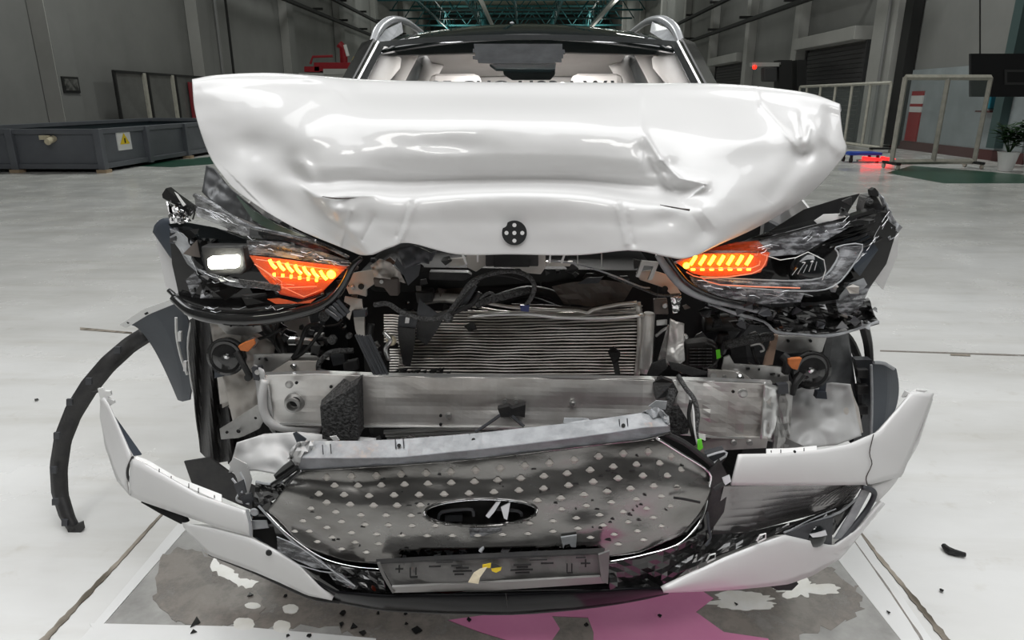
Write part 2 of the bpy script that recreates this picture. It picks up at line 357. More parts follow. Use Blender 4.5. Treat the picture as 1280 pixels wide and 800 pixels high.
# green floor paint
def fstrip(name, pts, m, z=.003, t=.003, **kw):
    w = [F(a, b, z) for a, b in pts]; n = len(w); mb = MB(); tri = tessellate_polygon([w]); 
    mb.add(w + [p - Vector((0, 0, t)) for p in w], [tuple(q) for q in tri] + [(i, (i + 1) % n, (i + 1) % n + n, i + n) for i in range(n)])
    return build(name, mb, m, **kw)
fstrip('trim_40', [(1108, 216), (1140, 207), (1290, 219), (1290, 229), (1180, 229)], 'greenfloor', kind='structure')
fstrip('trim_41', [(150, 207), (262, 196), (330, 196), (330, 200), (215, 209)], 'greenfloor', kind='structure')
# floor joints
def joint(name, pts, m='joint', label=None):
    rj = random.Random(len(pts)); q = []
    for (a0, b0, c0), (a1, b1, c1) in zip(pts, pts[1:]):
        for k_ in range(8): t_ = k_ / 8; q.append((a0 + (a1 - a0) * t_, b0 + (b1 - b0) * t_, (c0 + (c1 - c0) * t_) * rj.uniform(.55, 1.1)))
    pts = q + [pts[-1]]; n = len(pts); L = []; R_ = []
    for i, (x, y, w) in enumerate(pts): L.append((x - w, y)); R_.append((x + w, y))
    return fstrip(name, L + R_[::-1], m, z=.004, t=.003, kind='structure')
joint('trim_42', [(212, 632, 1), (195, 650, 2.2), (150, 700, 3.2), (116, 735, 4.5), (80, 773, 5), (40, 815, 6)])
joint('trim_43', [(1074, 663, 1.5), (1100, 697, 3), (1130, 733, 4), (1160, 770, 5), (1195, 815, 7)])
joint('trim_44', [(1068, 676, 1), (1110, 735, 1.5), (1150, 795, 2), (1160, 815, 2)], 'grime_shade')
joint('trim_45', [(1090, 439, 0), (1090.1, 441, 0)]) if 0 else None
fstrip('trim_46', [(1100, 437.5), (1290, 443.5), (1290, 445.5), (1100, 439)], 'grime_shade', z=.002, t=.001, kind='structure')
fstrip('trim_47', [(1188, 442), (1213, 443), (1213, 445), (1188, 444)], 'joint', z=.0035, t=.001, kind='structure')
fstrip('trim_48', [(100, 409), (165, 415), (165, 417), (100, 412)], 'joint', z=.003, t=.001, kind='structure')
# pit cover plates
fstrip('trim_49', [(222, 655), (238, 655), (112, 800), (98, 812), (90, 812)], 'whiteplate', z=.004, kind='structure')
fstrip('trim_50', [(238, 655), (1062, 672), (1150, 812), (104, 812)], 'greyfilm_shade', z=.0025, t=.002, kind='structure')  # the plate's grey also carries painted shade of the bumper
fstrip('trim_51', [(116, 786), (112, 779), (300, 783), (470, 798), (470, 830), (60, 830)], 'whiteplate', z=.005, t=.002, kind='structure')
fstrip('trim_53', [(1062, 662), (1076, 668), (1185, 830), (1150, 830), (1040, 690)], 'whiteplate', z=.0035, t=.002, kind='structure')
def blob(cx, cy, rx, ry, n=28, seed=0, amp=.3):
    out = []; n *= 3
    for i in range(n):
        a = 2 * math.pi * i / n; k = 1 + amp * noise.noise(Vector((math.cos(a) * 1.6, math.sin(a) * 1.6, seed * 3.1))) + amp * .55 * noise.noise(Vector((math.cos(a) * 5, math.sin(a) * 5, seed * 1.7)))
        out.append((cx + rx * k * math.cos(a), cy + ry * k * math.sin(a)))
    return out
p = fstrip('coolant_puddle', [(560, 775), (640, 764), (720, 745), (800, 725), (868, 732), (892, 748), (870, 765), (905, 790), (960, 798), (1030, 900), (1090, 1100), (1150, 1450), (1000, 1750), (760, 1500), (800, 1150), (740, 900), (742, 790), (735, 772), (690, 770), (700, 786), (690, 800), (640, 802), (600, 790)], 'coolant', z=.0048, t=.002)
lab(p, 'pink coolant puddle on the floor under the bumper lip', 'puddle')
p = fstrip('floor_spill_lightspot', blob(930, 752, 46, 10, 30, 2, .5), 'spill', z=.0046, t=.002); lab(p, 'milky white spill on floor below right end of the bumper', 'spill')
p = fstrip('floor_spill_lightspot', blob(1000, 735, 38, 13, 30, 5, .6), 'spill', z=.0044, t=.002); lab(p, 'ragged milky spill nearest the right floor joint', 'spill')
def rag(pts, amp, k=7, seed=1):
    out = []
    for i, (x, y) in enumerate(pts):
        x1, y1 = pts[(i + 1) % len(pts)]
        for j in range(k):
            t_ = j / k; a_ = x + (x1 - x) * t_; b_ = y + (y1 - y) * t_; out.append((a_ + amp * noise.noise(Vector((a_ * .11, b_ * .11, seed))), b_ + amp * .7 * noise.noise(Vector((a_ * .13, b_ * .13, seed + 9)))))
    return out
p = fstrip('floor_spill_lightspot', rag([(268, 698), (286, 710), (300, 722), (322, 727), (316, 735), (298, 734), (280, 722), (262, 708)], 9), 'spill', z=.0047, t=.002); lab(p, 'ragged cream smear on floor under left white bumper blade', 'spill')
for i, (cx, cy, rx, ry) in enumerate([(316, 757, 10, 4), (363, 761, 10, 6), (305, 780, 13, 8), (352, 783, 11, 8)]):  # pale blots paint spots of light passing through the bumper
    p = fstrip('floor_spill_lightspot', blob(cx, cy, rx, ry, 20, i + 9, .15), 'spill', z=.0051, t=.002)
    lab(p, ('pointed', 'rounded upper', 'wide lower', 'rounded lower')[i] + ' small painted light spot on floor left of the bumper lip', 'spill')
p = fstrip('floor_grime_shade', rag([(205, 695), (225, 684), (250, 690), (300, 725), (332, 750), (325, 772), (290, 781), (250, 782), (215, 775), (197, 755), (192, 722)], 8), 'grime_shade', z=.0042, t=.0015); lab(p, 'dark rounded patch of dirt and painted bumper shade on left floor plate', 'stain and painted shade')
p = fstrip('floor_grime_shade', rag([(330, 700), (440, 750), (1040, 705), (1072, 735), (1080, 765), (1020, 790), (960, 812), (470, 812), (420, 786), (300, 780), (255, 690)], 18, 9, 4), 'grime_shade', z=.0034, t=.001); lab(p, 'broad beige film of dirt and painted bumper shade on floor in front of the bumper', 'stain and painted shade')

# ---- steel tray at left ----
t = empty('steel_tray', (-10.5, 16.5, 0), 'large blue grey ribbed steel tray along left wall', 'tray')
x0, x1, y0, y1, zt = -12.0, -8.4, 13.8, 22.5, .84
build('side_panel', MB().box(((x0 + x1) / 2, y0 + .06, .45), (x1 - x0, .03, .68)), 'tray', t)
build('side_panel', MB().box((x1 - .06, (y0 + y1) / 2, .45), (.03, y1 - y0, .68)), 'tray', t)
build('side_panel', MB().box(((x0 + x1) / 2, y1 - .06, .45), (x1 - x0, .03, .68)), 'traydark', t)
build('side_panel', MB().box((x0 + .06, (y0 + y1) / 2, .45), (.03, y1 - y0, .68)), 'traydark', t)
build('base_sheet', MB().box(((x0 + x1) / 2, (y0 + y1) / 2, .14), (x1 - x0 - .1, y1 - y0 - .1, .04)), 'traydark', t)
for z in (.12, .79):
    build('rail', MB().box(((x0 + x1) / 2, y0 + .05, z), (x1 - x0, .12, .1)), 'tray', t, bevel=.01)
    build('rail', MB().box((x1 - .05, (y0 + y1) / 2, z), (.12, y1 - y0, .1)), 'tray', t, bevel=.01)
    build('rail', MB().box((x0 + .05, (y0 + y1) / 2, z), (.12, y1 - y0, .1)), 'tray', t, bevel=.01)
    build('rail', MB().box(((x0 + x1) / 2, y1 - .05, z), (x1 - x0, .12, .1)), 'tray', t, bevel=.01)
for x in (-11.9, -10.15, -8.4):
    build('post', MB().box((x, y0 + .02, .42), (.14, .14, .84)), 'tray', t, bevel=.01)
for y in (15.6, 17.4, 19.3, 21.2): build('post', MB().box((x1 + .0, y, .44), (.12, .14, .78)), 'tray', t, bevel=.01)
mb = MB(); 
for x in (-11.9, -10.15, -8.4): mb.box((x, y0 + .02, .03), (.2, .2, .06))
for y in (17.4, 21.2): mb.box((x1, y, .03), (.2, .2, .06))
build('foot', mb, mat('rusty_foot', (.4, .3, .2), .7), t)
s = build('warning_sticker', MB().box((x1 + .012 - .05, 14.75, .56), (.03, .5, .36)), 'white', t, label='white sticker with yellow warning triangle')
tri = MB(); X = x1 - .02
tri.add([Vector((X, 14.57, .5)), Vector((X, 14.93, .5)), Vector((X, 14.75, .72)), Vector((X + .006, 14.57, .5)), Vector((X + .006, 14.93, .5)), Vector((X + .006, 14.75, .72))], [(0, 1, 2), (3, 5, 4), (0, 3, 4, 1), (1, 4, 5, 2), (2, 5, 3, 0)])
build('warning_triangle', tri, 'yellow', s)
build('warning_bolt', MB().box((X + .01, 14.75, .57), (.006, .04, .1)), 'blackp', s)
build('valve', MB().cyl(Vector((-9.3, 13.84, .66)), Vector((-9.3, 13.62, .60)), .06).box((-9.42, 13.75, .68), (.18, .08, .08)), 'cream', t)
# ---- boards along left wall ----
M['boardfill'] = mat('grey_display_board', (.16, .16, .155), .25, nz=(1.2,))
for i, (ya, yb, nm) in enumerate(((21.5, 23.25, 'nearest'), (23.4, 25.1, 'middle'), (25.25, 27.7, 'farthest'))):
    t = empty('framed_board', (LX + .8, (ya + yb) / 2, 0), '%s of the tall grey framed boards on left wall behind the steel tray' % nm, 'board')
    X = LX + .7; yc = (ya + yb) / 2
    build('board', MB().box((X, yc, 1.15), (.03, yb - ya, 2.1)), 'boardfill', t)
    build('frame_top', MB().box((X + .02, yc, 2.2), (.08, yb - ya, .07)), 'blackp', t)
    build('frame_post', MB().box((X + .02, ya + .03, 1.1), (.08, .08, 2.2)), 'blackp', t)
    build('frame_post', MB().box((X + .04, yb - .08, 1.1), (.08, .16, 2.2)), 'frameivory', t)
lab(build('red_banner', MB().box((LX + .8, 26.3, 1.0), (.04, .5, 2.0)), mat('dull_red_banner', (.25, .02, .03), .5)), 'narrow dull red banner on the farthest framed board', 'banner')
t = empty('wall_picture', (LX + .5, 19.75, 1.6), 'small dark framed picture on the nearest column of left wall', 'picture')
build('frame', MB().box((LX + .49, 19.75, 1.78), (.03, .72, .42)), 'blackp', t)
build('picture', MB().box((LX + .51, 19.75, 1.78), (.02, .58, .30)), mat('faded_picture', (.16, .16, .15), .5, nz=(6, .4, .6), col2=(.03, .03, .03)), t)
# ---- red machine far left ----
t = empty('red_machine', (P(415, 92, 30).x, 30, 0), 'red machine on a white cart in front of the left wall', 'machine')
Yr = 30.
build('cart_base', MB().box((P(412, 92, Yr).x, Yr + .6, P(412, 91, Yr).z / 2), (2.6, 1.2, P(412, 91, Yr).z)), 'wall_light', t, bevel=.02)
build('front_panel', MB().boxp(404, 86, 437, 93, Yr - .05, .05), 'wall_light', t)
M['redmach'] = mat('red_machine_paint', (.28, .012, .02), .4)
build('body', MB().boxp(392, 78, 438, 89, Yr, 1).boxp(380, 83, 400, 90, Yr, .8), 'redmach', t, bevel=.03)
build('arm', MB().tube([(430, 80, Yr + .3), (429, 60, Yr + .3), (424, 55, Yr + .3)], .16, smooth=1).tube([(388, 80, Yr), (391, 71, Yr), (416, 70, Yr)], .05, smooth=1), 'redmach', t)
build('hydraulic_ram', MB().tube([(435, 70, Yr - .1), (431, 56, Yr - .1)], .07, smooth=1), 'white', t)
lab(build('yellow_hoop', MB().tube([P(446 + 5 * math.cos(a / 12 * 6.283), 80 + 9 * math.sin(a / 12 * 6.283), 29.2) for a in range(13)], .06, smooth=1).tube([P(446, 88, 29.2), P(446, 88, 29.2) * Vector((1, 1, 0)) if 0 else Vector((P(446, 88, 29.2).x, 29.2, 0))], .04, smooth=1), 'yellow'), 'yellow hoop stand beside the red machine', 'hoop')
# ---- right side: shutters ----
for i, (ya, yb, nm) in enumerate(((24.1, 29.3, 'nearer'), (37.2, 42.9, 'farther'))):
    t = empty('roller_shutter', (RX - .3, (ya + yb) / 2, 0), '%s dark roller shutter with pale box on right wall' % nm, 'shutter')
    build('shutter_box', MB().box((RX - .35, (ya + yb) / 2, 3.45), (.6, yb - ya, .42)), 'wall_light', t, bevel=.02)
    mb = MB(); z = .08
    while z < 3.2: mb.box((RX - .1, (ya + yb) / 2, z), (.06, yb - ya - .2, .135)); z += .15
    o = build('slats', mb, 'shutter', t); o['kind'] = 'stuff'
    for yy in (ya + .06, yb - .06): build('guide_rail', MB().box((RX - .12, yy, 1.65), (.14, .1, 3.2)), 'shutter', t)
# dark cabinets / gate machine
t = empty('gate_machine', (P(985, 90, 28).x, 28, 0), 'dark upright machine frame with a red lamp before right wall', 'machine')
build('column', MB().boxp(974, 75, 990, 180, 28, .6), 'blackp', t); build('column', MB().boxp(996, 75, 1008, 180, 28, .5), 'blackp', t)
build('boom', MB().boxp(940, 78, 976, 83, 28, .3), 'wall_light', t); build('motor', MB().boxp(955, 84, 972, 102, 28, .4), 'shutter', t, bevel=.05)
build('red_lamp', MB().lathe((943, 84, 27.9), (0, -1, 0), [(.08, 0), (.08, .04), (.03, .06)], 12), mat('red_signal', (1, .05, .04), .3, emit=3, ecol=0xff2010), t)
# ---- ivory barrier frames ----
def frame(name, pts, r, label, posts):
    t = empty(name, ((pts[0][0] + pts[1][0]) / 2, (pts[0][1] + pts[1][1]) / 2, 0), label, 'barrier'); a = Vector((*pts[0], 0)); b = Vector((*pts[1], 0)); up = Vector((0, 0, 1))
    for z in (.14, 1.82): build('rail', MB().tube([a + up * z, b + up * z], r, 4, 1), 'frameivory', t)
    for u in posts: q = a.lerp(b, u); build('post', MB().tube([q + up * .14, q + up * 1.82], r, 4, 1), 'frameivory', t)
    n = (b - a).normalized() * r; s_ = MB(); nn = Vector((-(b - a).y, (b - a).x, 0)).normalized() * .004
    vs = [a + n + up * .18, b - n + up * .18, b - n + up * 1.78, a + n + up * 1.78]; s_.add([v + nn for v in vs] + [v - nn for v in vs], [(0, 1, 2, 3), (7, 6, 5, 4), (0, 4, 5, 1), (2, 6, 7, 3), (1, 5, 6, 2), (0, 3, 7, 4)])
    build('mesh_panel', s_, 'meshglass', t)
    side = Vector((-(b - a).y, (b - a).x, 0)).normalized()
    for u in posts[::2] if len(posts) < 4 else posts[::3]:
        q = a.lerp(b, u); build('foot', MB().box(q + up * .12, (.1, .6, .05) if abs((b - a).x) > abs((b - a).y) else (.6, .1, .05)), 'blackp', t)
        for s2 in (-.25, .25): build('castor', MB().lathe(q + side * s2 + up * .05, (1, 0, 0), [(.05, -.02), (.05, .02)], 12), 'frameivory', t)
    return t
aa = F(1113, 211); bb = F(1222, 211)
frame('wheeled_barrier', [(aa.x, aa.y), (bb.x, aa.y + .2)], .055, 'nearest ivory wheeled barrier with clear mesh facing the camera', (0, .5, 1))
frame('wheeled_barrier', [(9.7, 19.5), (9.6, 25.6)], .045, 'long ivory wheeled barrier running back along right wall', (0, .18, .36, .54, .72, .9, 1))
# striped post, wall items
t = empty('striped_panel', (RX - .1, 20.75, .25), 'red and white striped panel on pale lower right wall', 'panel')
for i, (z0, z1, m) in enumerate(((.25, 1.05, 'red'), (1.05, 1.2, 'white'), (1.2, 1.28, 'red'), (1.28, 1.5, 'white'), (1.5, 1.62, 'red'))):
    build('stripe', MB().box((RX - .08, 20.75, (z0 + z1) / 2), (.04, .6, z1 - z0)), m, t)
t = empty('hanging_board', (P(1250, 95, 15.8).x, 15.8, P(1250, 120, 15.8).z), 'wide black board hanging above the potted plants at right', 'board')
build('board', MB().boxp(1214, 67, 1300, 121, 15.8, .08), mat('matte_black_board', (.01, .01, .012), .6), t)
build('screen_frame', MB().boxp(1256, 87, 1300, 90, 15.78, .02).boxp(1256, 103, 1300, 106, 15.78, .02).boxp(1256, 90, 1259, 103, 15.78, .02), 'shutter', t)
build('hanger', MB().cyl((1225, 67, 15.84), (1225, -30, 15.84), .015).cyl((1290, 67, 15.84), (1290, -30, 15.84), .015), 'blackp', t)
lab(build('dispenser', MB().box((RX - .16, 17.4, 1.35), (.14, .28, .34)), mat('teal_dispenser', (.02, .2, .28), .4), bevel=.02), 'small teal dispenser on a shelf above the potted plants', 'dispenser')
lab(build('wall_shelf', MB().box((RX - .17, 17.4, 1.12), (.24, .55, .04)), 'basebrown'), 'small brown shelf under the teal dispenser', 'shelf')
# plants
def plant(px, py, label, seed):
    b = F(px, py); t = empty('potted_plant', b, label, 'potted plant'); rnd = random.Random(seed)
    build('pot', MB().lathe(b + Vector((0, 0, .005)), (0, 0, 1), [(.12, 0), (.19, .36), (.2, .38), (.17, .38), (.16, .34)], 24), 'white', t, smooth=False)
    build('soil', MB().lathe(b + Vector((0, 0, .32)), (0, 0, 1), [(.16, 0), (.16, .02)], 16), 'brown', t)
    lm = MB(); stem = MB()
    for k_ in range(16):
        a = rnd.uniform(0, 6.28); h = rnd.uniform(.2, .5); e = b + Vector((math.cos(a) * .22, math.sin(a) * .22, .38 + h)); stem.tube([b + Vector((0, 0, .33)), (b + e) / 2 + Vector((0, 0, .2)), e], .008, 5, 2)
        for j in range(11):
            a2 = rnd.uniform(0, 6.28); q = b.lerp(e, rnd.uniform(.7, 1)) + Vector((0, 0, rnd.uniform(.05, .1))); d = Vector((math.cos(a2), math.sin(a2), rnd.uniform(-.2, .5))).normalized(); sd = d.cross(Vector((0, 0, 1))).normalized() * .05
            L_ = rnd.uniform(.16, .28); lm.add([q, q + d * L_ * .5 + sd, q + d * L_, q + d * L_ * .5 - sd, q + d * L_ * .5 + Vector((0, 0, .012))], [(0, 1, 4), (1, 2, 4), (2, 3, 4), (3, 0, 4)])
    build('stems', stem, 'leaf', t); o = build('foliage', lm, 'leaf', t, recalc=False); o['kind'] = 'stuff'
plant(1256, 214, 'bushy green plant in white pot beside the barrier', 3)
plant(1289, 213, 'green plant in white pot cut by right edge of the photo', 8)
# blue dolly with red light
q = F(1077, 203); t = empty('blue_dolly', q, 'low blue wheeled dolly with glowing red tubes behind the bonnet at right', 'dolly')
build('deck', MB().box(q + Vector((0, .1, .2)), (.75, .5, .06)), 'blue', t, bevel=.01)
for sx in (-.3, .3):
    for sy in (-.1, .3): build('castor', MB().lathe(q + Vector((sx, sy, .06)), (1, 0, 0), [(.06, -.02), (.06, .02)], 14).box(q + Vector((sx, sy, .13)), (.05, .05, .09)), 'blackp', t)
M['redtube'] = mat('glowing_red_tube', (1, .03, .03), .3, emit=4, ecol=0xff1818)
build('light_tube', MB().cyl(q + Vector((-.1, -.22, .12)), q + Vector((.3, -.25, .08)), .035), 'redtube', t)
build('light_tube', MB().cyl(q + Vector((.34, -.2, .12)), q + Vector((.7, -.1, .06)), .035), 'redtube', t)
build('cross_bar', MB().box(q + Vector((.35, -.1, .05)), (1.0, .1, .04)), 'frameivory', t)
# =================== THE CAR ===================
CAR = empty('crashed_car', (0, 3.4, 0), 'white crashed car with crumpled bonnet and exposed front structure', 'car')
def cp(name, mb, m, parent=None, **kw): return build(name, mb, m, parent if parent is not None else CAR, **kw)
def pl(name, pts, Y, m, t=.004, parent=None, **kw): return cp(name, MB().plate(pts, t, Y), m, parent, **kw)
# ---- bonnet ----
cols = [
 [(241,108,2.10),(240,99,1.97),(241,115,1.93),(243,135,1.91),(249,160,1.885),(262,195,1.86),(277,218,1.83),(300,242,1.79),(365,283,1.69),(448,318,1.60)],
 [(270,104,2.2),(270,94,1.99),(272,112,1.93),(275,135,1.90),(283,165,1.87),(296,195,1.84),(313,218,1.81),(335,241,1.77),(392,282,1.67),(453,319,1.59)],
 [(330,102,2.25),(330,91,2.02),(330,108,1.94),(332,135,1.88),(338,165,1.835),(350,195,1.80),(362,220,1.765),(378,241,1.71),(418,281,1.635),(460,319,1.575)],
 [(388,104,2.3),(388,94,2.02),(384,112,1.93),(382,138,1.85),(385,170,1.775),(392,205,1.735),(400,230,1.72),(402,246,1.65),(438,282,1.60),(468,317,1.57)],
 [(450,108,2.3),(450,99,2.04),(449,117,1.94),(447,142,1.82),(446,178,1.75),(448,208,1.725),(450,229,1.725),(453,243,1.62),(470,280,1.59),(488,309,1.57)],
 [(512,112,2.3),(512,101,2.04),(512,119,1.93),(511,146,1.79),(509,185,1.735),(508,214,1.735),(508,231,1.735),(508,246,1.605),(512,281,1.58),(512,304,1.57)],
 [(572,112,2.3),(572,102,2.04),(572,119,1.93),(571,147,1.775),(570,190,1.725),(570,217,1.74),(570,229,1.735),(570,242,1.595),(573,281,1.575),(572,318,1.56)],
 [(640,112,2.3),(640,103,2.04),(640,120,1.93),(640,148,1.77),(640,190,1.72),(640,216,1.74),(640,228,1.735),(640,240,1.59),(640,281,1.57),(640,318,1.555)],
 [(720,113,2.3),(720,103,2.04),(720,121,1.93),(720,150,1.775),(720,192,1.725),(719,217,1.74),(719,229,1.735),(719,242,1.595),(720,281,1.57),(720,319,1.555)],
 [(795,114,2.3),(795,104,2.03),(795,122,1.92),(795,154,1.79),(795,195,1.735),(793,220,1.735),(792,236,1.73),(791,252,1.605),(788,284,1.575),(790,313,1.56)],
 [(850,115,2.28),(850,104,2.02),(850,124,1.92),(850,160,1.80),(849,192,1.735),(849,218,1.70),(853,240,1.69),(857,261,1.62),(848,290,1.59),(832,320,1.565)],
 [(905,116,2.2),(905,105,2.0),(905,126,1.92),(904,160,1.81),(901,190,1.745),(900,220,1.70),(899,244,1.665),(893,267,1.635),(875,294,1.605),(852,323,1.57)],
 [(955,118,2.15),(955,109,1.97),(957,130,1.90),(958,164,1.81),(956,192,1.765),(952,220,1.72),(945,245,1.69),(930,267,1.66),(903,292,1.63),(868,320,1.585)],
 [(1012,125,2.08),(1012,117,1.93),(1014,138,1.875),(1011,168,1.81),(1006,192,1.785),(999,220,1.75),(985,243,1.725),(967,260,1.70),(930,287,1.665),(878,316,1.60)],
 [(1052,138,2.0),(1050,130,1.90),(1051,148,1.875),(1054,170,1.855),(1058,189,1.845),(1041,213,1.82),(1019,237,1.79),(990,259,1.75),(945,285,1.70),(890,310,1.62)]]
rows = [[cols[c][r] for c in range(len(cols))] for r in range(10)]
dents = [  # cx, cy, rx, ry, amp(+ away)
 (322,185,26,20,.022), (296,222,16,16,-.006), (436,276,14,10,.010), (420,262,9,7,-.012), (398,232,16,9,.012),
 (1004,192,11,10,.030), (1003,158,16,20,.020), (845,240,14,12,.016), (880,290,14,16,.012), (835,212,18,16,.014),
 (830,275,20,10,.006), (925,180,40,14,-.010), (470,150,60,22,-.008), (560,182,50,12,.008), (1035,165,10,26,.014), (770,150,30,10,.006), (386,104,26,6,.01)]
creases = [ # x1,y1,x2,y2,w,amp (- toward camera)
 (425,118,306,236,26,-.020), (376,203,404,246,9,-.010), (392,247,470,244,4,-.006), (440,262,425,310,6,-.008), (468,270,452,300,5,.006),
 (520,250,502,300,4,-.007), (512,252,496,296,4,.006), (770,252,784,306,4,-.007), (778,250,792,306,4,.006),
 (800,112,803,215,4,-.005), (806,168,826,200,5,-.010), (826,200,850,224,5,-.014), (850,224,882,230,5,-.012), (880,234,852,252,4,-.012), (802,186,834,240,7,.008), (834,240,858,260,6,.006), (812,196,842,238,4,-.006),
 (860,262,880,290,5,.004), (876,262,893,284,5,-.004), (944,106,951,132,4,-.008), (951,132,1002,190,5,-.010), (1012,160,1006,188,4,-.012), (995,140,1000,172,5,-.010),
 (1010,150,1052,190,8,-.010), (385,95,440,112,9,-.010), (330,220,395,290,14,-.006), (1000,200,960,250,12,.006)]
def hdisp(p):
    x, y, z = p.x, p.y, p.z
    for cx, cy, rx, ry, a in dents:
        d = ((x - cx) / rx) ** 2 + ((y - cy) / ry) ** 2
        if d < 6: z += a * math.exp(-d)
    for x1, y1, x2, y2, w, a in creases:
        dx, dy = x2 - x1, y2 - y1; L2 = dx * dx + dy * dy; t = ((x - x1) * dx + (y - y1) * dy) / L2; t_ = min(1, max(0, t))
        d = math.hypot(x - x1 - dx * t_, y - y1 - dy * t_) / w
        if d < 3: z += a * (math.exp(-d * 1.3) if w < 7 else math.exp(-d * d)) * (1 if 0 < t < 1 else .8)
    z += .004 * noise.noise(Vector((x * .014, y * .02, 3))) + .0006 * noise.noise(Vector((x * .06, y * .07, 9)))
    return Vector((x, y, z))
hood = cp('bonnet', grid(rows, 24, 18, hdisp), 'paint', smooth=True, solid=.007, offset=-1, label='buckled white bonnet folded up in the middle')
M['tear'] = mat('torn_paint_edge', (.06, .05, .045), .8)
cp('paint_tear', MB().tube([(403,245.5,1.625),(420,248,1.62),(440,247.5,1.615),(452,246,1.612),(462,246,1.61)], [.0008,.002,.0012,.002,.0008], 5, 3), 'tear', hood)
cp('paint_tear', MB().tube([(825,256,1.60),(840,259,1.60),(852,261,1.60),(862,262.5,1.60)], [.0008,.0018,.0016,.0026], 5, 3), 'tear', hood)
# target sticker on bonnet
c = P(643, 291, 1.558); mb = MB(); R_ = .0285
outer = [c + Vector((math.cos(a / 32 * 6.2832) * R_ * (.86 if a in (12, 13) else 1), 0, math.sin(a / 32 * 6.2832) * R_ * (.86 if a in (12, 13) else 1))) for a in range(32)]
mb.add([c] + outer, [(0, i + 1, (i + 1) % 32 + 1) for i in range(32)])
st = cp('target_sticker', mb, 'blacksticker', hood, solid=.002, label='round black target sticker with five white dots')
for dx, dz in ((0, 0), (-.018, 0), (.018, 0), (0, .018), (0, -.018)):
    pass
for k_, (dx, dz) in enumerate(((0, 0), (-.018, 0), (.018, 0), (0, .018), (0, -.018))):
    cp('white_dot', MB().lathe(c + Vector((dx, -.001, dz)), (0, -1, 0), [(.0047, -.004), (.0047, .0012)], 16), 'white', hood)
# ---- windscreen, roof, pillars ----
def hw(t): return .77 - .145 * t          # half width of the glass
def wp(u, t, off=0): # u -1..1, t 0..1
    x = u * hw(t); b = .10 * (1 - u * u)
    return Vector((x + .005, 2.47 + .66 * t - b * .9 + off, 1.125 + .49 * t + .02 * (1 - u * u) * t))
gl = [[wp(-1 + 2 * i / 20, t / 8) for i in range(21)] for t in range(9)]
wind = cp('windscreen', wgrid(gl), 'glass', smooth=True, label='clear windscreen')
fr = [[wp(-1 + 2 * i / 20, t, .004) for i in range(21)] for t in (.955, 1.0)]
cp('black_border', wgrid(fr), 'blacksticker', wind, solid=.002)
for s in (-1, 1):
    cp('black_border', wgrid([[wp(s * (1 - e), t / 8, .004) for e in (.045, 0)] for t in range(9)]), 'blacksticker', wind, solid=.002)
# stepped black sensor patch behind the top of the glass
def wq(px, py, off=-.006):
    d = ray(px, py); Y = 2.9
    for _ in range(30):
        p = EYE + d * (Y / d.y); t = (p.z - 1.125) / .51; t = max(0, min(1.1, t)); u = (p.x - .005) / hw(t); Y = wp(u, t).y + off
    return EYE + d * (Y / d.y)
sp = [(592,55),(703,55),(703,62),(706,62),(706,68),(704,68),(704,73),(702,73),(702,78),(694,78),(694,80),(622,80),(598,79),(597,75),(591,74),(591,70),(594,70),(594,66),(591,66),(591,61),(593,61)]
mb = MB(); w = [wq(a, b) for a, b in sp]; tri = tessellate_polygon([[Vector((a, -b, 0)) for a, b in sp]]); mb.add(w, [tuple(q) for q in tri]); cp('sensor_patch', mb, mat('sensor_film', (.06, .062, .065), .25, nz=(14, .3, .7), col2=(.035, .036, .038)), wind, solid=.001)
mb = MB(); sp = [(612,80),(695,79),(694,86),(686,87),(620,86)]; w = [wq(a, b, .02) for a, b in sp]; mb.add(w, [tuple(q) for q in tessellate_polygon([[Vector((a, -b, 0)) for a, b in sp]])]); cp('sensor_housing', mb, mat('teal_black', (.01, .03, .035), .2), wind, solid=.01)
mirror = cp('rear_view_mirror', MB().plate([(628,86),(694,86),(694,93),(688,100),(640,100),(630,94)], .03, 2.98), 'piano', bevel=.004)
rf = []
for (y, z, wd) in ((3.12, 1.622, .625), (3.3, 1.668, .64), (3.6, 1.716, .65), (3.9, 1.742, .65), (4.3, 1.735, .64), (4.8, 1.69, .62), (5.3, 1.60, .58)):
    rf.append([Vector((wd * u + .005, y - .05 * (1 - u * u), z - .055 * u * u)) for u in [i / 8 - 1 for i in range(17)]])
cp('panoramic_roof', wgrid(rf), 'blackglass', smooth=True, solid=.01, label='black glass roof')
cp('roof_seam', MB().tube([r for r in rf[0]], .006, 6, 1), 'chrome')
cp('roof_antenna', MB().lathe((640, 30, 3.95), (0, 0, 1), [(.01, 0), (.012, .005), (.004, .012)], 10), 'silver')
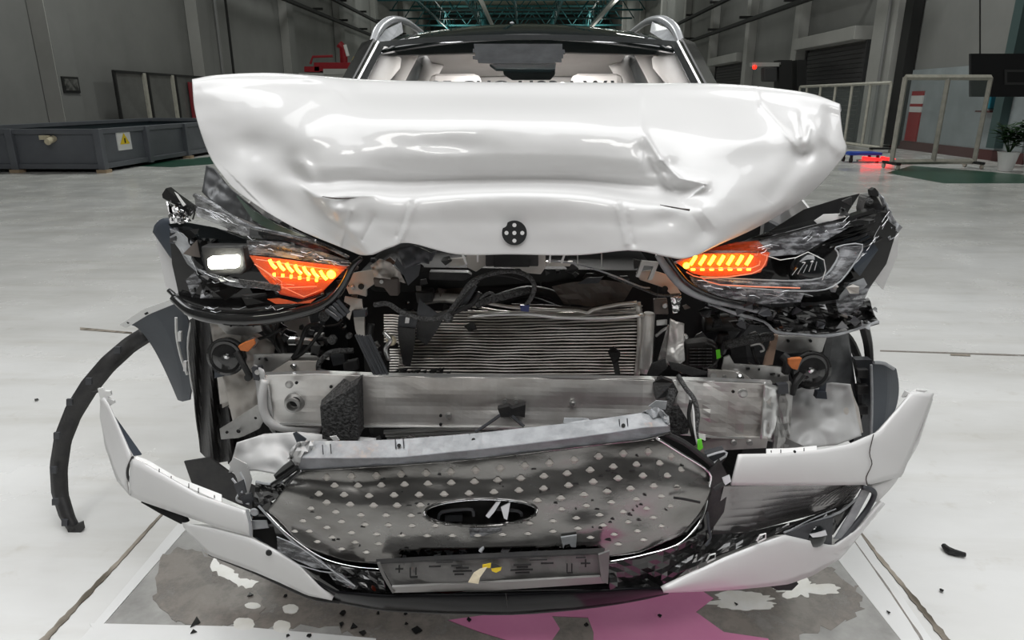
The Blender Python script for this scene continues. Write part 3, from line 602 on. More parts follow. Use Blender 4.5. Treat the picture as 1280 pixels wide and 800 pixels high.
for s, nm in ((-1, 'left'), (1, 'right')):
    q = [Vector((s * x, y, z)) for x, y, z in ((.66, 3.12, 1.585), (.655, 3.25, 1.665), (.645, 3.4, 1.715), (.62, 3.55, 1.745), (.62, 4.0, 1.765), (.62, 4.8, 1.74), (.6, 5.2, 1.66))]
    cp('roof_rail', MB().tube(q, [.014, .019, .02, .017, .016, .016, .01], 10, 5), 'silver', smooth=True)
    fin = [Vector((s * x, y, z)) for x, y, z in ((.655, 3.15, 1.60), (.64, 3.35, 1.68), (.60, 3.55, 1.73), (.585, 3.5, 1.68), (.61, 3.3, 1.63))]
    cp('rail_infill', MB().add(fin, [(0, 1, 2, 3, 4)]), 'trimgrey', solid=.006)
    pp = [wp(s * 1.0, t / 6) + Vector((s * .012, .0, 0)) for t in range(7)]
    cp('pillar_trim', MB().tube(pp, .008, 6, 1), 'chrome')
    outer = [wp(s, t / 6) + Vector((s * .015, .01, 0)) for t in range(7)]; inner = [p + Vector((s * (.075), .10, -.01)) for p in outer]
    cp('windscreen_pillar', wgrid([outer, inner]), 'piano', solid=.02)
    # body side and glasshouse
    def side(ys, zs, xs): return [Vector((s * x, y, z)) for x, y, z in zip(xs, ys, zs)]
    b1 = side((2.45, 3.1, 4.0, 5.0, 5.9), (1.12, 1.10, 1.11, 1.14, 1.16), (.86, .88, .88, .87, .80))
    b2 = side((2.45, 3.1, 4.0, 5.0, 5.95), (.85, .82, .82, .84, .9), (.93, .94, .94, .94, .88)); b3 = side((2.85, 3.1, 4.0, 4.75, 4.85), (.28, .26, .26, .28, .3), (.90, .90, .90, .90, .89))
    cp('door_skin', wgrid([b1, b2, b3]), 'paint', smooth=True, solid=.01)
    r1 = side((2.62, 3.15, 3.6, 4.3, 5.0, 5.5), (1.15, 1.50, 1.60, 1.62, 1.56, 1.35), (.84, .70, .66, .66, .66, .72)); r2 = side((2.55, 3.1, 3.6, 4.3, 5.0, 5.75), (1.12, 1.10, 1.11, 1.12, 1.14, 1.16), (.86, .88, .88, .88, .87, .82))
    cp('side_window', wgrid([r1, r2]), 'dkglass', solid=.005)
    r0 = side((3.12, 3.3, 3.6, 4.3, 5.0, 5.5), (1.585, 1.63, 1.67, 1.68, 1.61, 1.42), (.655, .665, .66, .655, .64, .68))
    r1b = side((3.14, 3.3, 3.6, 4.3, 5.0, 5.5), (1.50, 1.55, 1.60, 1.61, 1.55, 1.36), (.70, .685, .67, .665, .665, .72))
    cp('roof_side', wgrid([r0, r1b]), 'piano', solid=.02)
    cp('rear_quarter', wgrid([side((5.5, 5.9, 6.0, 6.05), (1.42, 1.16, .9, .45), (.68, .80, .85, .84)), side((5.9, 6.1, 6.2, 6.2), (1.2, 1.1, .85, .45), (.5, .6, .7, .7))]), 'paint', solid=.01)
    # front wing remains
    cp('wing', wgrid([side((1.95, 2.2, 2.5), (1.02, 1.08, 1.12), (.86, .87, .88)), side((1.98, 2.2, 2.5), (.86, .84, .85), (.925, .935, .935)), side((2.02, 2.25, 2.78), (.66, .84, .66), (.91, .93, .92))]), 'paint', solid=.006)
    # wheels
    for yy, nmw in ((2.42, 'front'), (5.25, 'rear')):
        wh = cp('wheel', MB().lathe(Vector((s * .70, yy, .365)), (s, 0, 0), [(.24, -.02), (.33, -.01), (.362, .03), (.366, .12), (.362, .2), (.33, .235), (.25, .24)], 40), 'tyre', smooth=False)
        mb = MB().lathe(Vector((s * .90, yy, .365)), (s, 0, 0), [(.245, 0), (.245, .02), (.22, .025), (.22, .0)], 32).lathe(Vector((s * .90, yy, .365)), (s, 0, 0), [(.05, 0), (.05, .02)], 16)
        for k_ in range(5):
            a = k_ * 1.2566; d = Vector((0, math.cos(a), math.sin(a))); mb.tube([Vector((s * .915, yy, .365)) + d * .04, Vector((s * .915, yy, .365)) + d * .235], .025, 6, 1)
        cp('rim', mb, 'silver', wh)
cp('tailgate', wgrid([[Vector((x, 5.35, 1.58)) for x in (-.58, 0, .58)], [Vector((x, 6.0, 1.1)) for x in (-.7, 0, .7)], [Vector((x, 6.25, .5)) for x in (-.75, 0, .75)]]), 'paint', solid=.01)
# ---- cabin ----
cp('headliner', wgrid([[Vector((x, y, z - .03 * abs(x))) for x in (-.6, -.3, 0, .3, .6)] for y, z in ((3.16, 1.575), (3.6, 1.655), (4.4, 1.66), (5.2, 1.55))]), 'beige', solid=.005)
for s in (-1, 1):
    for (y, wd) in ((3.75, .13), (4.75, .16)):
        cp('inner_pillar', MB().tube([Vector((s * .60, y - .05, 1.62)), Vector((s * .70, y, 1.40)), Vector((s * .80, y + .05, 1.0))], [wd * .5, wd * .3, wd * .35], 8, 4), 'beige', smooth=True)
    cp('inner_pillar', MB().tube([Vector((s * .60, 3.2, 1.55)), Vector((s * .69, 2.9, 1.36)), Vector((s * .78, 2.62, 1.15))], [.06, .045, .045], 8, 4), 'beige', smooth=True)
    cp('seat', MB().box((s * .37, 3.75, .95), (.52, .16, .75), Matrix.Rotation(.15, 3, 'X')).box((s * .37, 3.5, .55), (.52, .5, .2)), 'leather', bevel=.04)
    cp('head_restraint', MB().box((s * .37, 3.82, 1.42), (.27, .10, .18)), 'beige', bevel=.035)
cp('parcel_panel', MB().box((0, 5.3, 1.0), (1.3, .08, .5)), 'beige')
cp('rear_screen_surround', MB().box((0, 5.3, 1.50), (1.2, .05, .12)), 'beige')
cp('rear_seat', MB().box((0, 4.7, .95), (1.25, .18, .7)), 'leather', bevel=.04)
cp('dashboard', MB().tube([Vector((-.72, 2.75, 1.0)), Vector((0, 2.7, 1.03)), Vector((.72, 2.75, 1.0))], .12, 10, 4), 'black', smooth=True)
for yy in (3.4, 4.5):  # unseen fills, added to brighten the cabin
    l_ = bpy.data.lights.new('cabin_fill', 'AREA'); l_.size = .35; l_.energy = 30; l_.color = (1, .98, .95); o_ = bpy.data.objects.new('cabin_fill', l_); COL.objects.link(o_); o_.location = (0, yy, 1.58 if yy < 4 else 1.6)
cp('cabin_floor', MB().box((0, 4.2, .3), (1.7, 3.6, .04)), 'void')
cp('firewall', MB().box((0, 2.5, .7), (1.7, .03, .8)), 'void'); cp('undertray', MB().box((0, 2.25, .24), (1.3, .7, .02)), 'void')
# lettering strip at foot of the screen, mostly hidden by the bonnet
def text(s_, size, loc, rx, m, parent, ext=.0005, bold=.0, name='lettering'):
    cu = bpy.data.curves.new(name, 'FONT'); cu.body = s_; cu.size = size; cu.extrude = ext; cu.offset = bold; cu.align_x = 'CENTER'
    tmp = bpy.data.objects.new('t', cu); COL.objects.link(tmp); dg = bpy.context.evaluated_depsgraph_get(); me = bpy.data.meshes.new_from_object(tmp.evaluated_get(dg)); bpy.data.objects.remove(tmp)
    me.materials.clear(); me.materials.append(M[m]); o = bpy.data.objects.new(name, me); COL.objects.link(o); o.location = Vector(loc) - WL[parent]; o.rotation_euler = (rx, 0, 0); o.parent = parent; WL[o] = Vector(loc); return o
lp = wq(655, 113.5, -.012); text('25-CHC-1123-1 W1', .085, lp, math.radians(38), 'blacksticker', wind, bold=.002)

# =================== BEAM, CONDENSER ===================
bt = [(331,470,1.665),(400,468,1.64),(480,471,1.62),(640,473,1.60),(800,475,1.60),(890,477,1.62),(965,480,1.65)]
bb_ = [(334,528,1.665),(400,530,1.64),(480,532,1.62),(640,533,1.60),(800,537,1.60),(890,545,1.62),(960,547,1.65)]
def bdisp(p):
    z = p.z + .004 * math.exp(-((p.y - 508) / 9) ** 2) + .006 * noise.noise(Vector((p.x * .02, p.y * .05, 1)))
    if p.x > 840: z += .012 * noise.noise(Vector((p.x * .05, p.y * .06, 4)))
    return Vector((p.x, p.y, z))
beam = cp('crash_beam', loft(bt, bb_, 60, 12, bdisp), 'alu', solid=.003, label='dented aluminium crash beam')
M['alu_edge'] = mat('bright_cut_aluminium', (.80, .80, .79), .3, .9)
a_ = resamp(bt, 30); cp('beam_flange', wgrid([[P(*p) for p in a_], [P(p.x, p.y, p.z) + Vector((0, .014, 0.003)) for p in a_]]), 'alu_edge', beam, solid=.003)
a_ = resamp(bb_, 30); cp('beam_flange', wgrid([[P(*p) for p in a_], [P(p.x, p.y, p.z) + Vector((0, .02, -.003)) for p in a_]]), 'alu_edge', beam, solid=.003)
cp('beam_lower_rib', MB().tube([(x, y + 1, z - .004) for x, y, z in bb_], .003, 6, 3), 'alu_edge', beam)
cp('rail_end', loft([(955,478,1.63),(970,482,1.66),(982,490,1.70)], [(950,548,1.63),(966,552,1.66),(975,558,1.70)], 16, 12, jitter(0.016, 0.055)), 'alu_edge', smooth=True, solid=.003)
cp('rail_end', loft([(318,455,1.70),(330,462,1.67),(336,480,1.66)], [(325,520,1.70),(334,532,1.67),(345,545,1.66)], 16, 12, jitter(0.016, 0.055)), 'silverskin', smooth=True, solid=.003)
nut = cp('tow_eye_nut', MB().lathe((369,502,1.65), (0, -1, 0), [(.026, 0), (.026, .010), (.020, .014), (.020, .026), (.014, .028), (.014, .010)], 28), 'steel')
cp('nut_bore', MB().lathe((369,502,1.635), (0, -1, 0), [(.0135, 0), (.0135, .003)], 20), 'void', nut)
for (x, y, r) in ((362,480,.010), (928,491,.012), (561,519,.009), (716,504,.008)):
    b_ = cp('beam_bolt', MB().lathe((x, y, 1.60 + (.03 if x < 500 else 0)), (0, -1, 0), [(r, 0), (r, .006), (r * .6, .008)], 14), 'steel'); 
mb = MB()
for (x, y) in ((371,478),(414,483),(551,519),(551,530),(916,489),(632,502),(645,502)): mb.lathe((x, y, 1.603 + .03 * (x < 500)), (0, -1, 0), [(.004, 0), (.004, .004)], 10)
cp('beam_hole', mb, 'void', kind='stuff')
# stain shadows are left to light; lower crossmember behind beam
cp('lower_grid', MB().tube([(480,540,1.70),(560,536,1.70),(700,534,1.70)], .006, 6, 3).tube([(482,544,1.70),(560,541,1.70),(700,540,1.70)], .005, 6, 3).tube([(484,548,1.70),(580,545,1.70),(700,546,1.70)], .005, 6, 3), 'alu_edge')
# condenser
CY = 1.76
cond = cp('condenser', MB().boxp(500, 392, 800, 470, CY + .004, .02), mat('condenser_core', (.10, .095, .085), .6, nz=(60,), col2=(.04, .04, .035)), label='bent aluminium air conditioning condenser')
mb = MB()
for i in range(22):
    y0 = 388 + i * 3.75; pts = []
    for k_ in range(25):
        x = 498 + (803 - 498) * k_ / 24; amp = max(0, 1 - i / 14)
        y = y0 + amp * 6 * (math.exp(-((x - 800) / 45) ** 2) * -.6 + .35 * math.sin((x - 500) / 62) + (.9 * (x - 720) / 80 if x > 720 else 0) * .0) + 1.0 * noise.noise(Vector((x * .03, i * .35, 0))) + (1.6 if i > 2 else 0) * math.exp(-((x - 640) / 40) ** 2) * (i / 30)
        pts.append((x, y, CY - .004 + .006 * noise.noise(Vector((x * .02, i * .2, 5)))))
    if i < 3: pts = pts[3:]
    mb.tube(pts, .0026 if i % 2 else .0032, 5, 1, flat=.75)
o = cp('condenser_tubes', mb, 'alu_fin', cond); o['kind'] = 'stuff'
mb = MB()
for i in range(11): mb.tube([(480, 394 + i * 3.3, CY), (492, 394 + i * 3.3, CY), (499, 395 + i * 3.3, CY)], .0028, 5, 1)
for i in range(9): mb.tube([(487, 437 + i * 3.3, CY), (505, 437 + i * 3.3, CY)], .0026, 5, 1)
o = cp('condenser_tubes', mb, 'alu_fin', cond); o['kind'] = 'stuff'
cp('header_pipe', MB().tube([(797,378,CY-.01),(800,400,CY-.012),(799,440,CY-.012),(796,470,CY-.01)], .008, 8, 4), 'alu_fin', cond, smooth=True)
cp('receiver_cylinder', MB().lathe(P(811, 391, CY - .02), P(806, 472, CY - .02) - P(811, 391, CY - .02), [(.013, 0), (.017, .004), (.0175, .085), (.0175, .155), (.012, .17)], 18), 'alu', cond, smooth=False)
cp('bent_tube', MB().tube([(585,396,CY-.03),(620,393,CY-.035),(660,393,CY-.03),(700,397,CY-.025),(760,398,CY-.03),(805,394,CY-.025)], .0052, 8, 5), 'alu_edge', cond, smooth=True)
cp('bent_tube', MB().tube([(605,378,CY-.02),(640,384,CY-.02),(680,387,CY-.015),(720,388,CY-.02),(734,391,CY-.03),(742,387,CY-.03),(770,381,CY-.02),(796,378,CY-.02)], .0046, 8, 5), 'alu_fin', cond, smooth=True)
cp('bent_tube', MB().tube([(590,383,CY),(640,390,CY),(735,391,CY),(795,386,CY)], .003, 6, 5).tube([(585,389,CY),(700,393,CY),(795,390,CY)], .003, 6, 4), 'alu_fin', cond)
cp('condenser_top_edge', loft([(640,379,CY+.02),(690,381,CY),(735,385,CY-.02),(790,377,CY)], [(640,384,CY+.02),(690,386,CY),(735,390,CY-.02),(790,381,CY)], 14, 2), 'brown', cond, solid=.004)
# fan shroud and dark plate above
cp('fan_shroud', MB().tube([(590,384,1.84),(625,372,1.84),(660,364,1.84),(690,368,1.84),(712,382,1.84)], [.012, .014, .016, .014, .012], 8, 5), 'black', smooth=True)
cp('fan_shroud', MB().tube([(600,390,1.86),(640,378,1.86),(665,374,1.86),(695,384,1.86)], .008, 8, 5), 'grey_plastic', smooth=True)
cp('radiator_deflector', loft([(690,358,1.80),(720,352,1.79),(755,350,1.79),(792,356,1.80)], [(705,380,1.77),(725,381,1.77),(737,384,1.77),(780,376,1.78)], 12, 4, jitter(.012, .08)), 'brown', solid=.003)
cp('torn_flap', MB().plate([(722,355,1.78),(735,347,1.76),(754,346,1.76),(748,354,1.77)], .002), 'grey_plastic')
cp('header_panel', MB().plate([(500,340,1.80),(520,334,1.80),(800,338,1.80),(800,360,1.82),(690,352,1.82),(500,365,1.82)], .02), 'void')
# slam panel / latch zone below the bonnet
latch = cp('latch_panel', MB().plate([(583,318,1.70),(682,318,1.70),(682,334,1.70),(676,343,1.70),(655,341,1.70),(650,336,1.70),(605,333,1.70),(595,340,1.70),(583,334,1.70)], .01), 'primer', bevel=.002)
cp('latch_box', MB().boxp(607, 317, 673, 333, 1.685, .03), 'black', latch, bevel=.002); cp('latch_cover', MB().boxp(617, 318, 662, 334, 1.675, .012), 'rubber', latch, bevel=.002)
cp('bonnet_catch', MB().tube([(578,317,1.62),(583,330,1.66)], .003, 5, 1).tube([(597,316,1.62),(597,327,1.66)], .0025, 5, 1), 'white'); cp('bonnet_catch', MB().tube([(688,317,1.62),(687,328,1.66)], .0025, 5, 1).tube([(706,317,1.62),(702,328,1.66)], .003, 5, 1), 'white')
pl('bracket', [(560,324),(585,322),(583,331),(562,333)], 1.72, 'primer', .01); pl('bracket', [(683,327),(716,327),(712,333),(683,333)], 1.72, 'primer', .01)
cp('stay_rod', MB().tube([(685,326,1.66),(720,330,1.66),(760,342,1.66),(800,358,1.68),(812,360,1.70)], .0022, 6, 4), 'trimgrey')
for k_, x in enumerate((722, 752)): cp('hanging_pin', MB().tube([(x,317,1.62),(x,333,1.64)], .0018, 5, 1), 'steel')
# grey plastic torn duct pieces left of the latch
cp('air_duct_piece', loft([(496,312,1.66),(515,305,1.655),(540,316,1.655)], [(506,336,1.65),(526,328,1.645),(536,330,1.65)], 16, 8, jitter(0.011, 0.066)), 'grey_plastic', smooth=True, solid=.003)
pl('air_duct_piece', [(496,322),(505,335),(526,330),(523,345),(510,357),(505,345),(493,330)], 1.665, 'grey_plastic', .006)
pl('air_duct_piece', [(536,316),(546,314),(540,326),(532,328)], 1.66, 'grey_plastic', .006)
pl('duct_body', [(536,340),(585,341),(590,345),(580,351),(536,350)], 1.74, 'black', .03, bevel=.003)
pl('brown_panel', [(545,358),(585,357),(585,369),(545,368)], 1.83, mat('engine_brown', (.10, .075, .055), .6), .01)
cp('intake_pipe', MB().tube([(528,375,1.79),(550,372,1.79),(575,374,1.79)], .014, 10, 4), 'alu_fin', smooth=True)
# primer brackets left of centre
pl('primer_bracket', [(431,344),(444,341),(469,337),(470,354),(458,362),(458,371),(446,368),(436,368),(431,356)], 1.71, 'primer', .012, bevel=.002)
mb = MB(); mb.lathe((451.5,358,1.708), (0, -1, 0), [(.0075, 0), (.0075, .003)], 16); cp('bracket_hole', mb, 'void')
cp('bracket_bolt', MB().lathe((441,359,1.708), (0, -1, 0), [(.006, 0), (.006, .003), (.003, .005)], 12), 'steel')
cp('crumpled_bracket', loft([(463,332,1.70),(475,324,1.68),(488,328,1.70),(500,340,1.70)], [(468,346,1.70),(480,348,1.68),(492,350,1.70),(507,354,1.70)], 20, 10, jitter(0.024, 0.066)), 'primer', smooth=True, solid=.002)
pl('relay_box', [(466,348),(498,348),(498,370),(487,370),(480,360),(468,358)], 1.69, 'brown', .03, bevel=.003); cp('bracket_bolt', MB().lathe((477,352,1.688), (0, -1, 0), [(.005, 0), (.005, .003)], 12), 'steel')
pl('primer_bracket', [(431,371),(452,375),(453,386),(440,388),(437,400),(433,396),(438,382),(430,377)], 1.70, 'primer', .008)
pl('primer_bracket', [(442,397),(455,396),(456,424),(450,430),(444,412)], 1.705, 'primer', .008)
pl('grey_connector', [(441,388),(457,387),(458,396),(442,397)], 1.69, 'grey_plastic', .02, bevel=.002)
# ribbed flexible pleat
mb = MB()
for i in range(6):
    a = P(445 + i * 3.3, 420 - abs(i - 3) * .6, 1.63 - .002 * (i % 2)); b = P(470 + i * 3.3, 474 - abs(i - 3) * .8, 1.63 - .002 * (i % 2)); mb.tube([a, b], .0042, 6, 1)
pleat = cp('ribbed_trunking', mb, 'grey_plastic'); 
mb = MB()
for i in range(4): mb.tube([P(407 + i * 5, 387 - i * 4, 1.66), P(424 + i * 4, 400 - i * 3, 1.66)], .005, 6, 1)
cp('ribbed_plug', mb, 'grey_plastic')
# black duct halves in front of condenser
pl('duct_half', [(498,396),(512,393),(522,400),(519,412),(497,412)], 1.70, 'grey_plastic', .02)
cp('duct_half', MB().plate([(497,409,1.695),(519,411,1.695),(519,425,1.70),(513,458,1.72),(504,456,1.72),(498,425,1.70)], .006), 'black'); pl('tag', [(507,397),(512,397),(511,404),(506,404)], 1.69, 'white', .002)
cp('duct_half', MB().plate([(521,403,1.70),(535,398,1.69),(556,388,1.68),(561,387,1.68),(545,415,1.69),(533,432,1.70),(520,422,1.71)], .006), 'black')
cp('folded_plastic', MB().plate([(524,372,1.685),(528,378,1.68),(540,396,1.67),(528,400,1.68),(521,392,1.69)], .004).plate([(528,378,1.68),(537,384,1.67),(547,392,1.67),(540,396,1.67)], .003), 'grey_plastic')
pl('engine_mount_block', [(519,365),(540,365),(541,378),(521,380)], 1.74, 'black', .05, bevel=.004)
# harnesses
def hose(pts, r, m='rubber', name='hose', **kw): return cp(name, MB().tube(pts, r, 8, 5), m, smooth=True, **kw)
hose([(468,381,1.66),(485,380,1.65),(500,389,1.64),(520,397,1.635),(545,399,1.635),(560,394,1.635)], .0065, 'sheath', 'wiring_loom')
hose([(556,398,1.63),(572,376,1.63),(590,352,1.63),(615,342,1.63),(640,339,1.63),(660,345,1.63),(668,358,1.63),(664,372,1.63),(657,382,1.63)], .0058, 'sheath', 'wiring_loom')
hose([(560,398,1.625),(578,375,1.62),(605,346,1.635),(635,345,1.64),(655,350,1.645)], .003, 'rubber', 'cable')
hose([(562,392,1.63),(580,368,1.63),(592,355,1.63),(598,350,1.63)], .006, 'sheath', 'wiring_loom')
hose([(595,382,1.64),(610,376,1.64),(625,372,1.64),(645,367,1.65),(662,362,1.66)], .009, 'foam', 'foam_wrapped_loom')
hose([(598,374,1.64),(612,366,1.64),(620,370,1.64),(630,366,1.65)], .004, 'sheath', 'wiring_loom')
hose([(558,396,1.63),(572,388,1.63),(590,380,1.64),(600,366,1.64)], .007, 'rubber', 'wiring_loom')
pl('pipe_stub', [(589,358),(593,356),(596,359),(580,387),(575,384)], 1.645, 'grey_plastic', .01)
cp('cable_node', MB().lathe((560,397,1.625), (0, -1, .2), [(.010, -.01), (.014, 0), (.009, .012)], 10), 'sheath')
pl('blue_plug', [(650,382),(662,382),(661,390),(651,389)], 1.62, mat('dark_blue_plug', (.02, .03, .12), .4), .01)
hose([(657,382,1.62),(660,374,1.62),(667,364,1.62)], .0022, 'yellow', 'thin_wire') if 0 else None
cp('broken_clip', MB().plate([(760,440,1.72),(768,434,1.70),(776,442,1.70),(773,452,1.70),(777,478,1.68),(771,478,1.68),(766,455,1.70)], .01), 'rubber')
cp('broken_clip', MB().plate([(580,408,1.73),(592,403,1.72),(596,412,1.72),(586,414,1.73)], .01), 'rubber')
# oil shards on the condenser's lower lip
rnd = random.Random(5); mb = MB()
for i in range(26):
    x = rnd.uniform(486, 560); y = rnd.uniform(462, 472); mb.plate([(x, y), (x + rnd.uniform(3, 9), y - rnd.uniform(0, 4)), (x + rnd.uniform(2, 7), y + rnd.uniform(1, 4))], .004, rnd.uniform(1.64, 1.70))
cp('broken_bits', mb, 'rubber', kind='stuff')
# V bracket under the beam centre
cp('lower_latch', MB().plate([(622,511),(636,508),(640,511),(657,506),(656,522),(648,520),(626,522)], .02, 1.575), 'black'); cp('strut', MB().tube([(625,519,1.575),(608,531,1.56),(594,540,1.55)], .004, 6, 2), 'grey_plastic'); cp('strut', MB().tube([(640,520,1.575),(655,533,1.56)], .004, 6, 1), 'grey_plastic')
for x in (631, 645): cp('beam_bolt', MB().lathe((x, 501, 1.597), (0, -1, 0), [(.006, 0), (.006, .005)], 10), 'steel')
# foam block on beam
cp('foam_block', MB().plate([(400,509,1.56),(446,481,1.56),(448,549,1.56),(403,549,1.56)], .07).add([P(400,509,1.56), P(446,481,1.56), P(430,473,1.62), P(402,500,1.62)], [(0, 1, 2, 3)]), 'foam', label='black foam absorber block with a speckled cut top')

# =================== LEFT SIDE OF THE BAY ===================
pl('inner_rail_panel', [(262,402),(300,402),(330,425),(338,470),(345,500),(322,528),(300,540),(296,525),(285,508),(300,500),(278,510),(275,480)], 1.84, 'primer', .006)
cp('crumpled_liner', loft([(264,404,1.82),(300,404,1.80),(345,430,1.80)], [(275,505,1.80),(300,498,1.78),(336,485,1.78)], 28, 24, jitter(0.028, 0.028)), 'primer', smooth=True, solid=.002)
cp('crumpled_liner', loft([(278,470,1.78),(300,452,1.77),(335,450,1.76)], [(295,545,1.74),(312,535,1.73),(335,500,1.73)], 28, 20, jitter(0.024, 0.033, 3)), 'primer', smooth=True, solid=.002)
pl('top_flange', [(268,402),(325,404),(328,414),(310,421),(283,418)], 1.77, 'steel', .01, bevel=.002)
for x in (289, 317): cp('flange_hole', MB().lathe((x, 407, 1.768), (0, -1, 0), [(.003, 0), (.003, .003)], 10), 'void')
def horn(cx, cy, Y, s):
    h = cp('horn', MB().lathe((cx, cy, Y), (.0, -1, .1), [(.040, -.03), (.052, -.004), (.052, .010), (.044, .014), (.036, .012), (.018, .020), (.008, .022)], 32), 'piano', label='round black horn')
    cp('horn_ring', MB().tube([P(cx, cy, Y - .012) + Vector((math.cos(a / 20 * 6.2832) * .047, 0, math.sin(a / 20 * 6.2832) * .047)) for a in range(21)], .003, 6, 1), 'rubber', h)
    cp('horn_bolt', MB().lathe((cx, cy, Y - .018), (0, -1, 0), [(.008, 0), (.008, .006), (.004, .009)], 8), 'chrome', h)
    return h
h = horn(284, 445, 1.72, 1)
cp('horn_shield', MB().plate([(268,440,1.76),(275,430,1.76),(288,426,1.76),(300,430,1.76),(280,470,1.76),(268,473,1.76)], .003), 'slate')
cp('horn_arm', MB().tube([(296,440,1.70),(304,455,1.69),(312,470,1.69)], [.010, .008, .009], 8, 3), 'rubber'); cp('horn_foot', MB().lathe((311,471,1.69), (0, -1, 0), [(.010, -.01), (.010, .008)], 10), 'rubber')
pl('brown_plug', [(297,433),(306,428),(317,424),(319,430),(310,440),(300,438)], 1.68, 'orange', .015, bevel=.002); pl('plug_cap', [(306,428),(316,422),(322,428),(317,436)], 1.685, 'brown', .015)
pl('mount_plate', [(316,443),(394,442),(400,450),(400,462),(338,467),(318,462)], 1.72, 'steel', .006, bevel=.001)
mb = MB()
for (x, y, a) in ((324, 449, 0), (331, 449, 1)): mb.plate([(x-2,y-1),(x+1,y-2),(x+4,y+2),(x+1,y+2)] if a else [(x-1,y-1),(x+1,y-1),(x+1,y+1),(x-1,y+1)], .002, 1.716)
cp('plate_slot', mb, 'void')
pl('mount_plate', [(338,466),(360,452),(400,452),(400,466)], 1.70, 'primer', .008); cp('stud_bolt', MB().lathe((368,458,1.695), (0, -1, .5), [(.008, 0), (.008, .005), (.004, .006), (.004, .022)], 10), 'chrome')
pl('rail_tab', [(314,460),(326,458),(328,466),(324,476),(317,475)], 1.68, 'grey_plastic', .012); cp('tab_bolt', MB().lathe((322,465,1.678), (0, -1, 0), [(.007, 0), (.007, .004)], 10), 'steel')
cp('lower_arm', loft([(276,535,1.70),(300,520,1.69),(318,508,1.68),(330,500,1.68)], [(278,548,1.70),(302,546,1.69),(325,535,1.68),(332,522,1.68)], 10, 3), 'steel', solid=.006)
for (x, y) in ((284,540),(298,539),(320,522)): cp('arm_hole', MB().lathe((x, y, 1.677), (0, -1, 0), [(.004 + .002 * (x == 298), 0), (.004, .003)], 10), 'void')
cp('crushed_ring', MB().tube([(332,475,1.66),(328,495,1.65),(330,515,1.65),(340,530,1.65),(360,535,1.66),(400,536,1.66)], .012, 8, 5), 'silverskin', smooth=True)
cp('torn_wing_edge', MB().plate([(192,288,1.98),(197,276,1.98),(240,340,1.92),(238,372,1.90),(222,378,1.90),(207,358,1.93)], .01), 'paint', label='white wing edge')
cp('wing_inner', loft([(192,290,1.96),(194,282,1.955),(199,276,1.95),(205,273,1.945),(213,272,1.94)], [(214,322,1.93),(220,325,1.925),(228,325,1.915),(236,322,1.91)], 16, 8, bow=.01), 'slate', smooth=True, solid=.003)
cp('torn_wing_edge', MB().plate([(218,372,1.88),(232,352,1.86),(240,370,1.86),(246,382,1.86),(238,384,1.87),(226,386,1.88)], .01), 'trimgrey')
# wheel arch liner, left
cp('arch_liner', loft([(233,402,1.95),(250,392,1.90),(268,398,1.87)], [(250,565,1.98),(265,580,1.95),(295,575,1.92)], 14, 22, lambda p: Vector((p.x, p.y, p.z + .02 * math.sin(p.x * .28) + .012 * noise.noise(Vector((p.x * .06, p.y * .02, 2)))))), 'black', solid=.004, label='dark creased wheel arch liner')
cp('arch_liner', loft([(262,402,1.93),(285,440,1.92),(300,480,1.92)], [(285,580,1.95),(310,585,1.94),(335,585,1.94)], 12, 12, jitter(.02, .05)), 'void', solid=.004)
pl('liner_flap', [(230,577),(262,572),(300,600),(345,620),(320,640),(285,625),(240,605)], 1.72, 'black', .006)
cp('arch_edge', MB().tube([(239,403,1.93),(235,430,1.95),(238,470,1.98),(244,500,2.0)], .004, 6, 4), 'white')
corner = cp('wing_corner_bracket', loft([(158,407,2.02),(185,390,1.98),(218,376,1.94)], [(222,500,2.05),(228,502,2.03),(237,500,2.0)], 16, 14, mid=[(185,425,2.02),(215,430,1.98),(240,420,1.95)]), 'slate', solid=.004, label='torn dark slate wing bracket with white clip edge')
cp('clip_strip', loft([(149,406,2.01),(180,386,1.98),(215,374,1.93)], [(158,410,2.01),(186,393,1.98),(218,380,1.93)], 12, 2), 'white', corner, solid=.005)
for x, y in ((163,403),(185,392),(208,381)): cp('clip_slot', MB().plate([(x-5,y),(x+4,y-5),(x+6,y-3),(x-3,y+2)], .004, 1.925 + .0011 * (215 - x) + .02), 'rubber', corner)
cp('clip_strip', MB().tube([(220,397,1.93),(221,420,1.94),(226,445,1.96),(234,468,1.98)], .0045, 6, 4), 'white', corner)
for x, y in ((224,422),(231,459)): cp('white_clip', MB().boxp(x-2, y-7, x+2, y+5, 1.92, .01), 'white', corner)
M['mark'] = mat('grey_pen_mark', (.4, .38, .36), .6)
# silver shield below beam at left
cp('silver_shield', loft([(296,553,1.58),(330,543,1.60),(372,540,1.60),(420,545,1.60),(470,548,1.60)], [(286,590,1.55),(320,588,1.54),(355,595,1.54),(400,600,1.54),(470,580,1.56)], 52, 20, jitter(0.024, 0.019)), 'silverskin', smooth=True, solid=.003, label='crumpled silver plastic shield')
pl('shield_tongue', [(286,580),(292,572),(308,580),(315,600),(310,620),(300,612),(296,598)], 1.53, 'silverskin', .003); 
pl('torn_fin', [(366,542),(370,540),(383,549),(378,557),(372,556)], 1.53, 'slate', .003); pl('torn_fin', [(412,546),(420,545),(424,550),(418,552)], 1.53, 'white', .003)
